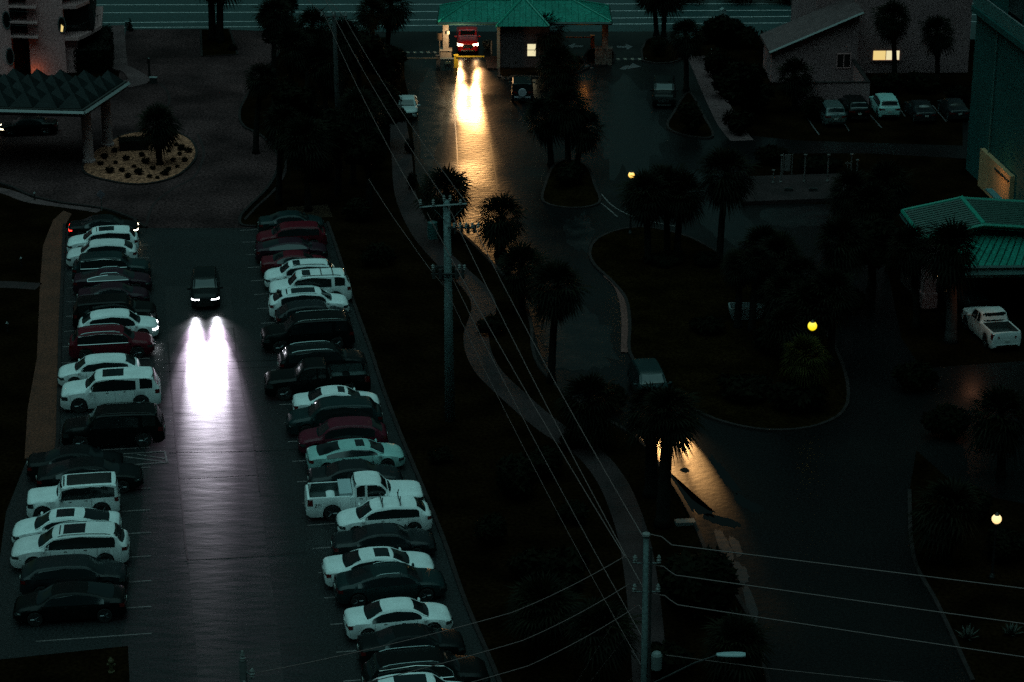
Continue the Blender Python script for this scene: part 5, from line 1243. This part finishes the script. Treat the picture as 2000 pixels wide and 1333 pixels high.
# A: the near concrete pole
bA = P(879, 822); hA = height_at(bA, 392); 
pA = thing('utility_pole', 'pale concrete utility pole with crossarm and switchgear beside the footpath', 'utility pole', bA, 0)
b = MB(); b.tube([(0, 0, 0), (-.02, 0, hA * .5), (-.06, 0, hA)], [.30, .24, .185], 12).build('shaft', m_pole, pA, smooth=True)
zx = height_at(bA, 401); sA = scale(Vector((bA.x, bA.y, zx)))
def ax_(px): return (px - proj(Vector((bA.x, bA.y, zx)))[0]) / sA
xa0, xa1 = ax_(820), ax_(912)
b = MB(); b.tube([(xa0, -.22, zx - .06), (xa1, -.22, zx + .14)], .06, 4); b.build('crossarm', m_metal, pA)
for x in (xa0 + .05, xa0 + .75, xa1 - .35): insulator(pA, (x, -.22, zx + .08))
insulator(pA, (-.2, -.05, hA)); insulator(pA, (.14, -.05, hA))
for sd in (-1, 1):
    b = MB(); b.tube([(sd * .9, -.22, zx), (sd * .15, -.2, zx - .85)], .02, 4).build('arm_brace', m_metal, pA)
zt = height_at(bA, 446)
b = MB(); b.lathe([(.05, -.55), (.27, -.5), (.29, 0), (.27, .42), (.1, .48)], 14); b.build('transformer', mat('transformer_teal', (.02, .07, .068), .5), pA, loc=(-.85, -.25, zt))
b = MB(); b.box((.75, -.25, zt + .1), (1.5, .1, .1))
for q in range(4): b.box((.4 + .36 * q, -.3, zt + .05), (.12, .14, .5 - .06 * (q % 2)), .3 * q); 
for q in range(3): b.tube([(.5 + .4 * q, -.25, zt + .3), (.7 + .35 * q, -.45, zt - .2), (1.1 + .3 * q, -.3, zt + .05)], .025, 4)
b.build('switch_bank', m_polew, pA)
for q in range(5): insulator(pA, (.35 + .33 * q, -.32, zt + .12), .3)
zl = height_at(bA, 528)
b = MB(); b.box((0, -.28, zl - .15), (1.9, .1, .1)); b.box((0, .28, zl + .1), (1.9, .1, .1))
for q in (-.8, -.45, .45, .8): b.box((q, -.34, zl - .1), (.18, .16, .55))
for q in (-.7, .7): b.tube([(q, -.3, zl + .35), (q * .6, -.35, zl - .45), (0, -.3, zl - .2)], .03, 4)
b.build('cable_bracket', m_polew, pA)
for q in (-.85, .62, .9): insulator(pA, (q, -.34, zl + .15), .3)
# far thin pole, and pale short post
b0 = P(664, 335); h0 = height_at(b0, 24)
p0 = thing('utility_pole', 'thin dark utility pole in the palm grove at the top of the picture', 'utility pole', b0, 0)
lx0 = (652 - proj(Vector((b0.x, b0.y, h0)))[0]) / scale(Vector((b0.x, b0.y, h0)))
b = MB(); b.tube([(0, 0, 0), (lx0, 0, h0)], [.22, .15], 10).build('shaft', m_polew, p0, smooth=True)
b = MB(); b.tube([(lx0 - 1.0, -.18, h0 - .3), (lx0 + 1.0, -.18, h0 - .3)], .06, 4).build('crossarm', m_polew, p0)
for x in (-.9, 0, .9): insulator(p0, (lx0 + x, -.18, h0 - .24))
o = P(690, 282); t = thing('marker_post', 'short pale square post standing alone in front of the palm grove', 'post', o, 0)
hh = height_at(o, 178); b = MB(); b.box((0, 0, hh / 2), (.15, .15, hh)); b.box((0, 0, hh + .03), (.2, .2, .06)); b.build('shaft', mat('post_teal', (.05, .085, .085), .6), t)
# near pole at the bottom
z2 = 13.2; T2 = P(1262, 1046, z2); b2 = Vector((T2.x, T2.y, 0))
p2 = thing('utility_pole', 'utility pole at the bottom of the picture with wires leaving on both sides', 'utility pole', b2, 0)
b = MB(); b.tube([(.10, 0, 0), (.0, 0, z2)], [.16, .10], 12).build('shaft', mat('pole_grey', (.045, .065, .065), .8, c2=(.075, .10, .10), scale=1.2, stretch=((1, 1, .2), 0), grain=.4, grain_scale=9), p2, smooth=True)
b = MB(); b.lathe([(.02, 0), (.17, .01), (.15, .08), (.02, .1)], 12); b.build('cap', m_insul, p2, loc=(0, 0, z2))
b = MB(); b.tube([(.27, -.05, 0), (.20, -.05, z2 - .5)], .055, 6).build('riser_conduit', m_polew, p2)
zz = height_at(b2, 1285); b = MB(); b.lathe([(.05, -.42), (.2, -.38), (.22, .2), (.16, .3), (.05, .33)], 14); b.build('transformer', mat('transformer_pale', (.13, .15, .15), .5), p2, loc=(.5, -.15, zz))
for py in (1100, 1156): 
    z = height_at(b2, py); b = MB(); b.tube([(-.4, 0, z), (.55, 0, z)], .035, 5).build('bracket', m_metal, p2); insulator(p2, (.5, 0, z)); insulator(p2, (-.4, 0, z))
# bottom-left pole top
z3 = 12.6; T3 = P(474, 1292, z3); b3 = Vector((T3.x, T3.y, 0))
p3 = thing('utility_pole', 'top of a dark utility pole poking in at the bottom edge over the car lane', 'utility pole', b3, 0)
b = MB(); b.tube([(0, 0, 0), (0, 0, z3)], [.2, .13], 10).build('shaft', m_polew, p3, smooth=True)
insulator(p3, (0, 0, z3), .4); insulator(p3, (.32, -.1, z3 - .55)); insulator(p3, (.05, -.25, z3 - .95))
b = MB(); b.tube([(0, 0, z3 - .3), (.32, -.1, z3 - .55), (.05, -.25, z3 - .95)], .035, 5).build('bracket', m_metal, p3)
b = MB(); b.lathe([(.05, -.4), (.2, -.36), (.22, .15), (.1, .25)], 12); b.build('transformer', mat('transformer_grey', (.03, .034, .034), .6), p3, loc=(-.12, -.3, z3 - 1.6))
b = MB(); b.tube([(.1, 0, z3 - .9), (.7, -.05, z3 - .8), (1.1, -.05, z3 - .95)], .03, 5).build('side_arm', m_metal, p3)

WN = 0
def wire(pts, sag, label, group, r=.022, n=14):
    out = []
    for i in range(len(pts) - 1):
        a, c = pts[i], pts[i + 1]
        for k in range(n + (1 if i == len(pts) - 2 else 0)):
            t = k / n; q = a.lerp(c, t); q = q - Vector((0, 0, sag * 4 * t * (1 - t))); out.append(q)
    o = MB().tube(out, r, 5).build('power_line', m_wire, smooth=True); return tag(o, label, 'wire', group)
YA = bA.y - .22; Y0 = b0.y - .18
A1, A2, A3 = PY(820, 397, YA), PY(869, 390, YA + .2), PY(909, 394, YA)
O1, O2, O3 = PY(634, 30, Y0), PY(650, 28, Y0), PY(671, 31, Y0)
gF = 'wires between the far pole and the concrete pole'
wire([O1, A1], .5, 'overhead wire from the thin far pole to the left end of the concrete pole crossarm', gF)
wire([O2, A2], .5, 'overhead wire from the thin far pole to the tip of the concrete pole', gF)
wire([O3, A3], .5, 'overhead wire from the thin far pole to the right end of the concrete pole crossarm', gF)
gB = 'wires leaving the far pole towards the highway'
for o_, px, lab in ((O1, 600, 'left'), (O2, 636, 'middle'), (O3, 642, 'right')):
    e = PY(px, -2, Y0 + 6); d = (e - o_); e2 = o_ + d * 5
    wire([o_, e2], .1, 'overhead wire running from the far pole up over the top edge, %s one' % lab, gB)
Y2 = b2.y
D1, D2, D3 = PY(1222, 1090, Y2 + .5), PY(1258, 1052, Y2), PY(1258, 1152, Y2)
gN = 'wires between the concrete pole and the near pole'
wire([PY(834, 416, YA), D1], .35, 'overhead wire from below the crossarm left end down to the near pole', gN)
wire([PY(875, 402, YA), D3], .35, 'overhead wire from the concrete pole top to the third bracket of the near pole', gN)
wire([PY(922, 436, YA), D2], .35, 'overhead wire from the concrete pole switches to the tip of the near pole', gN)
wire([PY(884, 545, YA), PY(1262, 1258, Y2)], .35, 'low cable from the concrete pole bracket to the near pole transformer', gN, r=.018)
wire([PY(862, 545, YA), PY(1258, 1310, Y2)], .5, 'lowest thin cable from the concrete pole to the near pole', gN, r=.012)
wire([PY(720, 350, YA + 12), PY(800, 470, YA + 2), PY(868, 560, YA)], .1, 'low cable reaching the concrete pole from the grove', gF, r=.018)
gR = 'three wires crossing the lower road'
for k, (py0, xm, ym, y1) in enumerate(((1043, 1312, 1065, 1150), (1100, 1320, 1124, 1218), (1156, 1324, 1182, 1283))):
    a = PY(1265, py0, Y2); m_ = PY(xm, ym, Y2 - .2); z = m_.z; e = P(2000, y1, z); e2 = e + (e - m_) * .35
    wire([a, PY((1265 + xm) / 2 + 4, (py0 + ym) / 2 - 5, Y2), m_, e2], .0 if k == 0 else .02, ('upper', 'middle', 'lower')[k] + ' one of the three long wires crossing the dark lower road', gR, r=.026)
wire([PY(1300, 1280, Y2), P(1500, 1306, 7.5), P(1750, 1332, 7.0), P(2000, 1352, 6.6)], 0, 'thin service cable at the bottom right behind the street light head', gR, r=.016)
gL = 'three wires from the near pole to the bottom left pole'
for k, (x0, y0, xm, ym, xe, ye) in enumerate(((1222, 1086, 1000, 1197, 500, 1315), (1229, 1141, 1020, 1252, 540, 1372), (1248, 1182, 1032, 1301, 560, 1420))):
    z = z2 - .6 - k * 1.3; a = P(x0, y0, z); m_ = P(xm, ym, z - .5); e = P(xe, ye, z - .6)
    wire([a, m_, e], .12, ('upper', 'middle', 'lower')[k] + ' one of three wires slanting down left from the near pole', gL, r=.018)
    wire([a, PY(1260, (1100, 1156, 1195)[k], Y2)], .05, ('upper', 'middle', 'lower')[k] + ' short jumper wire on the left of the near pole', 'jumper wires of the near pole', r=.016)
gG = 'guy wires of the near pole'
for k, (x, y) in enumerate(((1142, 1333), (1160, 1333), (1240, 1333))):
    wire([PY(1258, (1120, 1200, 1290)[k], Y2), P(x - 40, y + 40, 3.0)], 0, ('highest', 'middle', 'lowest')[k] + ' thin guy wire going down left from the near pole', gG, r=.010)
# street light on the near pole
hd = PY(1430, 1279, Y2 - .3)
sl = thing('street_light', 'flat white street light head on a thin arm reaching out from the near pole', 'street light', (hd.x, hd.y, hd.z), 0)
b = MB(); b.lathe([(.02, -.62), (.10, -.58), (.15, -.3), (.17, 0), (.165, .35), (.12, .5), (.02, .53)], 12, (0, 0, 0), 'x'); b.v = [(x, y * 1.1, z * .5) for x, y, z in b.v]; b.build('lamp_head', mat('lamp_head_white', (.22, .30, .31), .5), sl)
pl0 = PY(1275, 1335, Y2) - hd
b = MB(); b.tube([(-.5, 0, 0), (-1.4, 0, -.35), (pl0.x, pl0.y, pl0.z)], .035, 5).build('arm', m_polew, sl)
# globe lamps
m_globe = mat('globe_warm', (1, .9, .7), .4, emit=(1, .56, .10), estr=1.45); m_globey = mat('globe_yellow', (1, .9, .4), .4, emit=(1, .74, .01), estr=1.15)
def globe(px, py, bx, by, r, label, m=None, tilt=0):
    base = P(bx, by); h = height_at(base, py); t = thing('globe_lamp', label, 'lamp post', base, 0)
    b = MB(); b.lathe([(.16, 0), (.16, .12), (.07, .3), (.05, h - .5), (.09, h - r - .12), (.12, h - r - .02)], 10).build('post', m_blackm, t)
    g_ = MB(); pf = [(max(.005, r * math.sin(math.pi * i / 14)), -r * math.cos(math.pi * i / 14)) for i in range(15)]
    go_ = g_.lathe(pf, 18, (0, 0, 0)).build('globe', m or m_globe, t, smooth=True, loc=(0, 0, h))
    b = MB(); b.lathe([(r * .55, h + r * .82), (r * .3, h + r * 1.1), (.02, h + r * 1.45)], 10).build('finial', mat('lamp_cap', (.12, .08, .06), .6), t)
    return t, Vector((base.x, base.y, h))
gl1 = globe(1231, 342, 1231, 458, .22, 'far globe lamp, lit warm yellow beside a clump of palms')
gl2 = globe(1578, 637, 1580, 772, .27, 'yellow globe lamp half wrapped in palm fronds on the lawn island', m_globey)
gl3 = globe(1940, 1014, 1937, 1130, .24, 'bright globe lamp near the right edge on a dark post', mat('globe_cream', (1, .9, .7), .4, emit=(1, .66, .28), estr=1.35))
# small path lights on the left lawn
for px, py, lab in ((42, 520, 'small path light on the dark left lawn by the short path'), (15, 648, 'small path light lowest on the dark left lawn'), (68, 392, 'small path light at the kerb of the paved drive')):
    o = P(px, py); t = thing('path_light', lab, 'path light', o, 0); b = MB(); b.lathe([(.05, 0), (.04, .5), (.04, .52)], 8).build('stake', m_blackm, t); b = MB(); b.lathe([(.03, .52), (.09, .54), (.05, .64), (.01, .66)], 8).build('hood', m_trim, t)
o = P(218, 1313); t = thing('fire_hydrant', 'small dull yellow hydrant on the dark grass at the bottom left', 'hydrant', o, 0)
b = MB(); b.lathe([(.16, 0), (.16, .05), (.10, .08), (.10, .5), (.14, .52), (.13, .6), (.06, .7), (.03, .74)], 12).build('barrel', mat('hydrant_yellow', (.05, .035, .008), .7), t)
b = MB(); b.tube([(-.19, 0, .38), (.19, 0, .38)], .055, 8).build('outlet', MATS['hydrant_yellow'], t)
# diamond sign
o = P(199, 412); t = thing('road_sign', 'pale diamond shaped road sign seen from behind at the edge of the paved drive', 'sign', o, .2); hs = height_at(o, 380)
b = MB(); b.box((0, 0, hs / 2), (.07, .07, hs)); b.build('post', m_metal, t)
b = MB(); k = .34; b.add([(-k, -.05, hs), (0, -.05, hs - k), (k, -.05, hs), (0, -.05, hs + k), (-k, -.02, hs), (0, -.02, hs - k), (k, -.02, hs), (0, -.02, hs + k)], [(0, 1, 2, 3), (7, 6, 5, 4), (0, 4, 5, 1), (1, 5, 6, 2), (2, 6, 7, 3), (3, 7, 4, 0)]); b.build('plate', mat('sign_back', (.13, .10, .125), .5), t)
# bollard, white box and cone by the hotel walk
o = P(292, 150); t = thing('bollard_light', 'dark slim bollard at the tip of the hotel walkway', 'bollard', o, 0); b = MB(); b.lathe([(.14, 0), (.11, .1), (.10, 1.35), (.15, 1.4), (.15, 1.65), (.02, 1.75)], 10).build('post', m_blackm, t)
o = P(302, 163); t = thing('kerb_block', 'small pale topped block where the hotel walkway ends', 'block', o, 0); b = MB(); b.box((-.1, 0, .25), (.6, .4, .5)); b.build('base', m_dark, t); b = MB(); b.box((-.1, 0, .53), (.66, .44, .06)); b.build('top', m_trim, t)
o = P(250, 60); t = thing('utility_box', 'pale grey utility box at the corner of the highway and the paved drive', 'utility box', o, 0); b = MB(); b.box((0, 0, .42), (.42, .4, .84)); b.box((0, 0, .87), (.48, .46, .06)); b.build('cabinet', mat('box_grey', (.12, .16, .16), .6), t); b = MB(); b.box((0, -.21, .45), (.3, .02, .5)); b.build('door', m_metal, t)
o = P(255, 61); t = thing('topiary_cone', 'small dark cone shaped shrub beside the pale utility box', 'shrub', o, 0); leaf_blob('foliage', [(0, 0, .15, .3, .2), (0, 0, .45, .24, .25), (0, 0, .8, .16, .25), (0, 0, 1.1, .08, .2)], m_hedge, t, n=500, leaf=.07, seed=9); b = MB(); b.tube([(0, 0, 0), (0, 0, 1.1)], [.05, .02], 5).build('stem', m_trunk, t)
o = P(1412, 31); t = thing('utility_box', 'small white box on the verge below the highway at the right', 'utility box', o, .3); b = MB(); b.box((0, 0, .3), (.5, .5, .6)); b.add([(-.3, -.3, .6), (.3, -.3, .6), (.3, .3, .6), (-.3, .3, .6), (0, -.3, .8), (0, .3, .8)], [(0, 1, 4), (2, 3, 5), (0, 4, 5, 3), (1, 2, 5, 4)]); b.build('cabinet', mat('box_white', (.20, .24, .24), .6), t)
o = P(1389, 130); t = thing('marker_post', 'thin pale post in the dark bushes right of the gate', 'post', o, 0); hh = height_at(o, 97); b = MB(); b.lathe([(.05, 0), (.045, hh), (.02, hh + .05)], 8).build('shaft', m_trim, t)
# row of white posts on the plaza
m_wp = mat('post_white', (.10, .085, .085), .6)
for px, py, pt, lab in ((1510, 358, 332, 'shorter white post at the left end of the plaza row'), (1525, 357, 303, 'tall white post second from the left of the plaza row'), (1571, 356, 302, 'tall white post third from the left of the plaza row'), (1616, 355, 302, 'tall white post fourth from the left of the plaza row'), (1661, 354, 301, 'tall white post fifth in the plaza row, just left of the shorter end post'), (1673, 352, 312, 'white post at the right end of the plaza row')):
    o = P(px, py, .3); t = thing('white_post', lab, 'post', o, 0, 'white posts along the plaza'); hh = height_at(o, pt) - .3; b = MB(); b.lathe([(.12, 0), (.12, .1), (.07, .14), (.06, hh - .12), (.13, hh - .08), (.13, hh), (.02, hh + .02)], 10).build('shaft', m_wp, t)
o = P(1537, 343); t = thing('notice_board', 'pale narrow notice board standing behind the white posts', 'board', o, 0); b = MB(); b.box((0, 0, 1.0), (.45, .06, 1.3)); b.build('panel', m_wp, t); b = MB()
for x in (-.32, .36): b.box((x, 0, .85), (.07, .07, 1.7))
b.build('post', m_wp, t)
o = P(1655, 330); t = thing('grave_cross', 'tiny pale cross shaped marker behind the right end of the white posts', 'marker', o, 0); b = MB(); b.box((0, 0, .3), (.07, .06, .6)); b.box((0, 0, .42), (.42, .058, .08)); b.build('frame', m_wp, t)
for px, lab in ((1540, 'left'), (1588, 'middle'), (1634, 'right')):
    o = P(px, 373, .3); t = thing('parking_stop', 'dark low block on the plaza in front of the white posts, %s one' % lab, 'block', o, 0, 'low dark blocks on the plaza'); b = MB(); b.box((0, 0, .1), (.62, .3, .2)); b.box((0, 0, .21), (.52, .2, .03)); b.build('block', m_dark, t)
# boat shaped planter on the island
o = P(1458, 622); t = thing('boat_planter', 'pale boat shaped planter with an open rim on the dark lawn', 'planter', o, 0); sB = scale(o); L_ = 71 / sB; mb = MB(); n = 22
def hull(z, k): return [(L_ / 2 * k * (-1 + 2 * i / n), .62 * k * math.sqrt(max(0, 1 - max(0, (i / n - .35) / .65) ** 2)) * (1 if i else .75), z) for i in range(n + 1)]
for z, k in ((0, .8), (.45, .95), (.85, 1.0), (.85, .92), (.5, .86)):
    a = hull(z, k); mb.v += a + [(x, -y, zz) for x, y, zz in a[::-1]]
m2 = 2 * (n + 1)
for r_ in range(4):
    for q in range(m2): mb.f.append((r_ * m2 + q, r_ * m2 + (q + 1) % m2, (r_ + 1) * m2 + (q + 1) % m2, (r_ + 1) * m2 + q)); mb.m.append(0)
mb.build('hull', mat('planter_pale', (.15, .17, .17), .7), t)
mb = MB(); a = hull(.52, .86); mb.v += a + [(x, -y, zz) for x, y, zz in a[::-1]]; mb.f.append(tuple(range(m2))); mb.m.append(0); mb.build('soil', m_mulch, t)
# bright reflector at the lower kerb
o = P(1338, 1023); t = thing('drain_cover', 'flat pale kerb drain cover catching light beside the lower road', 'drain cover', o, .1); b = MB(); b.box((0, 0, .15), (1.0, .5, .04)); b.box((0, 0, .06), (1.05, .55, .12)); b.build('plate', m_metal, t)
# ---- the person behind the white crossover
ps = P(538, 620); pr = thing('person', 'person in dark jacket and blue jeans leaning into the back of a white crossover', 'person', ps, R(55))
def skin(name, pts, edges, radii, m, parent, sub=1):
    me = bpy.data.meshes.new(name); me.from_pydata(pts, edges, []); o = bpy.data.objects.new(name, me); col.objects.link(o); me.materials.append(m)
    o.modifiers.new('skin', 'SKIN'); 
    for i, r in enumerate(radii): me.skin_vertices[0].data[i].radius = (r, r)
    me.skin_vertices[0].data[0].use_root = True
    sb = o.modifiers.new('sub', 'SUBSURF'); sb.levels = sub; sb.render_levels = sub
    o.parent = parent; return o
# facing +x, leaning forward
J = [(0, 0, .94), (.10, 0, 1.12), (.24, 0, 1.36), (.31, 0, 1.47), (.36, 0, 1.53), (.42, 0, 1.62), (.40, 0, 1.70),
     (-.01, .10, .90), (.05, .12, .48), (-.03, .13, .08), (.16, .14, .03), (-.01, -.10, .90), (-.02, -.12, .48), (-.12, -.13, .08), (.07, -.14, .03),
     (.24, .19, 1.37), (.42, .24, 1.16), (.64, .18, 1.10), (.72, .17, 1.10), (.24, -.19, 1.37), (.40, -.24, 1.15), (.62, -.18, 1.12), (.70, -.17, 1.12)]
E = [(0, 1), (1, 2), (2, 3), (3, 4), (4, 5), (5, 6), (0, 7), (7, 8), (8, 9), (9, 10), (0, 11), (11, 12), (12, 13), (13, 14), (2, 15), (15, 16), (16, 17), (17, 18), (2, 19), (19, 20), (20, 21), (21, 22)]
Rd = [.15, .14, .16, .06, .06, .095, .07, .085, .058, .042, .04, .085, .058, .042, .04, .055, .042, .032, .036, .055, .042, .032, .036]
for hnd, yy in ((18, .17), (22, -.17)):
    hx_, hy_, hz_ = J[hnd]
    for f in range(5):
        i0 = len(J); sp_ = (f - 1.5) * .019 if f < 4 else (.045 if yy > 0 else -.045)
        if f < 4:
            J += [(hx_ + .05, yy + sp_, hz_), (hx_ + .09 + .006 * (1.5 - abs(f - 1.5)), yy + sp_, hz_ - .012), (hx_ + .115 + .008 * (1.5 - abs(f - 1.5)), yy + sp_, hz_ - .035)]; rr = [.010, .009, .008]
        else:
            J += [(hx_ + .01, yy - sp_, hz_), (hx_ + .05, yy - sp_ * 1.15, hz_ - .01), (hx_ + .075, yy - sp_ * 1.1, hz_ - .025)]; rr = [.012, .010, .008]
        E += [(hnd, i0), (i0, i0 + 1), (i0 + 1, i0 + 2)]; Rd += rr
m_skin = mat('skin_tone', (.20, .11, .08), .6)
skin('body', J, E, Rd, m_skin, pr)
skin('jacket', [(.02, 0, .96), (.10, 0, 1.12), (.24, 0, 1.37), (.30, 0, 1.45), (.24, .19, 1.37), (.42, .24, 1.16), (.61, .185, 1.105), (.24, -.19, 1.37), (.40, -.24, 1.15), (.59, -.185, 1.125)],
     [(0, 1), (1, 2), (2, 3), (2, 4), (4, 5), (5, 6), (2, 7), (7, 8), (8, 9)], [.175, .165, .18, .085, .075, .062, .05, .075, .062, .05], mat('jacket_maroon', (.012, .004, .006), .8), pr)
skin('jeans', [(0, 0, .95), (-.01, .10, .88), (.05, .12, .48), (-.02, .13, .11), (-.01, -.10, .88), (-.02, -.12, .48), (-.11, -.13, .11)], [(0, 1), (1, 2), (2, 3), (0, 4), (4, 5), (5, 6)], [.165, .11, .075, .06, .11, .075, .06], mat('jeans_blue', (.04, .075, .13), .8), pr)
b = MB()
for x, y in ((.06, .135), (-.03, -.135)): b.box((x, y, .045), (.28, .10, .09))
b.build('shoes', m_dark, pr)
b = MB(); pf = [(max(.004, .115 * math.sin(math.pi * i / 10)), -.12 * math.cos(math.pi * i / 10)) for i in range(3, 11)]; b.lathe(pf, 14, (.375, 0, 1.655)).build('hair', mat('hair_dark', (.008, .006, .005), .6), pr, smooth=True)
b = MB(); b.lathe([(.02, 0), (.016, .03), (.004, .045)], 6, (.50, 0, 1.60), 'x'); b.build('nose', m_skin, pr)
b = MB()
for y in (-.1, .1): b.lathe([(.02, -.012), (.028, 0), (.02, .012)], 8, (.41, y, 1.63), 'y')
b.build('ear', m_skin, pr)
b = MB()
for y in (-.035, .035): b.lathe([(.004, 0), (.011, .004), (.004, .012)], 6, (.505, y, 1.645), 'x')
b.build('eye', m_dark, pr)
b = MB(); b.box((.50, 0, 1.555), (.012, .05, .008)); b.build('mouth', mat('lip', (.12, .04, .04), .6), pr)
# ------------------------------------------------------------------ light
W = bpy.data.worlds.new('World'); scene.world = W; W.use_nodes = True
nt = W.node_tree; bg = nt.nodes['Background']
sky = nt.nodes.new('ShaderNodeTexSky'); sky.sky_type = 'NISHITA'; sky.sun_disc = False
SUN_EL, SUN_ROT = R(70), R(0)
sky.sun_elevation = SUN_EL; sky.sun_rotation = SUN_ROT; sky.ozone_density = 1.0; sky.air_density = 1.0; sky.dust_density = 1.0
mx = nt.nodes.new('ShaderNodeMix'); mx.data_type = 'RGBA'; mx.blend_type = 'MULTIPLY'; mx.inputs['Factor'].default_value = 1.0
tc = nt.nodes.new('ShaderNodeTexCoord'); dp_ = nt.nodes.new('ShaderNodeVectorMath'); dp_.operation = 'DOT_PRODUCT'
nt.links.new(tc.outputs['Generated'], dp_.inputs[0]); dp_.inputs[1].default_value = (.14, .26, 1.0)     # dusk sky darkened south and west in place of unseen buildings, paler overhead and north
mr_ = nt.nodes.new('ShaderNodeMapRange'); mr_.inputs[1].default_value = .0; mr_.inputs[2].default_value = 1.0; mr_.inputs[3].default_value = .22; mr_.inputs[4].default_value = 1.0
nt.links.new(dp_.outputs['Value'], mr_.inputs[0])
m2_ = nt.nodes.new('ShaderNodeMix'); m2_.data_type = 'RGBA'; m2_.blend_type = 'MULTIPLY'; m2_.inputs['Factor'].default_value = 1.0
m2_.inputs['A'].default_value = (.60, 1.0, .66, 1); nt.links.new(mr_.outputs[0], m2_.inputs['B']); nt.links.new(m2_.outputs['Result'], mx.inputs['B'])
nt.links.new(sky.outputs[0], mx.inputs['A']); nt.links.new(mx.outputs['Result'], bg.inputs['Color'])
bg.inputs['Strength'].default_value = .0135
sd = bpy.data.lights.new('sun', 'SUN'); sd.energy = 1.05; sd.angle = R(80); sd.color = (.44, 1.0, .98)
so = bpy.data.objects.new('sun', sd); col.objects.link(so); so.rotation_euler = (R(9), R(-6), 0); so.location = (0, 0, 80)

def spot(parent, loc, aim, energy, colr, size, blend=1.0, rad=.06, name='headlight_beam'):
    l = bpy.data.lights.new(name, 'SPOT'); l.energy = energy; l.color = colr; l.spot_size = R(size); l.spot_blend = blend; l.shadow_soft_size = rad
    o = bpy.data.objects.new(name, l); col.objects.link(o); o.parent = parent; o.location = loc
    o.rotation_euler = Vector(aim).to_track_quat('-Z', 'Y').to_euler(); return o
def beams(t, s, energy, colr, drop=.055, size=34, spread=.02, side=.30):
    for sd_ in (-1, 1):
        spot(t, (s.L / 2 + .10, sd_ * s.W * .36, .78 * s.kz if s.typ != 'pickup' else 1.0), (1, sd_ * spread, -drop), energy, colr, size)
beams(suv, suv_s, 15500, (.92, .87, 1.0), drop=.080, size=8.6, spread=-.012)
beams(suv, suv_s, 3600, (.93, .80, 1.0), drop=.080, size=9.6, spread=.055)
beams(suv, suv_s, 3600, (.93, .80, 1.0), drop=.080, size=9.6, spread=-.075)
beams(suv, suv_s, 1000, (.95, .70, 1.0), drop=.14, size=24, spread=.0)
beams(suv, suv_s, 230, (.90, .90, 1.0), drop=.16, size=60, spread=.0)
beams(truck, truck_s, 25000, (1.0, .52, .18), drop=.041, size=7, spread=-.030)
beams(truck, truck_s, 80, (1.0, .52, .2), drop=.12, size=50, spread=.0)
beams(truck, truck_s, 2600, (1.0, .48, .18), drop=.052, size=20, spread=.06)
beams(e5, e5_s, 26000, (1.0, .52, .18), drop=.13, size=12.5, spread=.0)
beams(e5, e5_s, 380, (1.0, .56, .24), drop=.2, size=44, spread=.0)
def point(loc, energy, colr, rad=.1, name='lamp_light'):
    l = bpy.data.lights.new(name, 'POINT'); l.energy = energy; l.color = colr; l.shadow_soft_size = rad
    o = bpy.data.objects.new(name, l); col.objects.link(o); o.location = loc; return o
gq = lambda px, yoff, z: (go.x + gx(px), go.y + yoff, z)
point((truck.location.x - .5, go.y - 1.3, 3.3), 520, (1, .74, .42), .15)         # lamp under the lane roof
point(gq(1140, -.6, 2.6), 22, (1, .33, .06), .12)           # orange lamp of the right hand lane
q = HORG + LX * hx(70, 135) - LY * .8; point((q.x, q.y, .45), 9, (1, .27, .02), .12)  # lamp behind the canopy
q = P(1968, 360, 2.2); point((q.x - 1.5, q.y + .8, 2.2), 34, (1, .56, .22), .15)    # wall lamp of the tower
q = g3(1.0, 1.5, 4.0) + org; q = P(1912, 588, 3.2); point((q.x, q.y, 3.2), 20, (1, .42, .22), .2)      # lamp below the green roof
point(tuple(gl2[1] + Vector((0, -.05, 0))), 20, (1, .75, .05), .30); point(tuple(gl1[1]), 14, (1, .62, .2), .26); point(tuple(gl3[1]), 14, (1, .65, .3), .30)

# ------------------------------------------------------------------ camera and render settings
cam = bpy.data.cameras.new('camera'); cam.sensor_width = 36; cam.lens = F / 2000 * 36; cam.clip_start = .5; cam.clip_end = 4000
co = bpy.data.objects.new('camera', cam); col.objects.link(co); co.location = (0, 0, CAMH); co.rotation_euler = (math.pi / 2 - PITCH, 0, 0)
scene.camera = co
scene.view_settings.view_transform = 'Standard'; scene.view_settings.look = 'None'; scene.view_settings.exposure = 0; scene.view_settings.gamma = 1
scene.render.engine = 'CYCLES'
scene.cycles.use_denoising = False; scene.cycles.use_adaptive_sampling = True; scene.cycles.adaptive_threshold = .02; scene.cycles.adaptive_min_samples = 24
scene.cycles.max_bounces = 6; scene.cycles.sample_clamp_indirect = 4
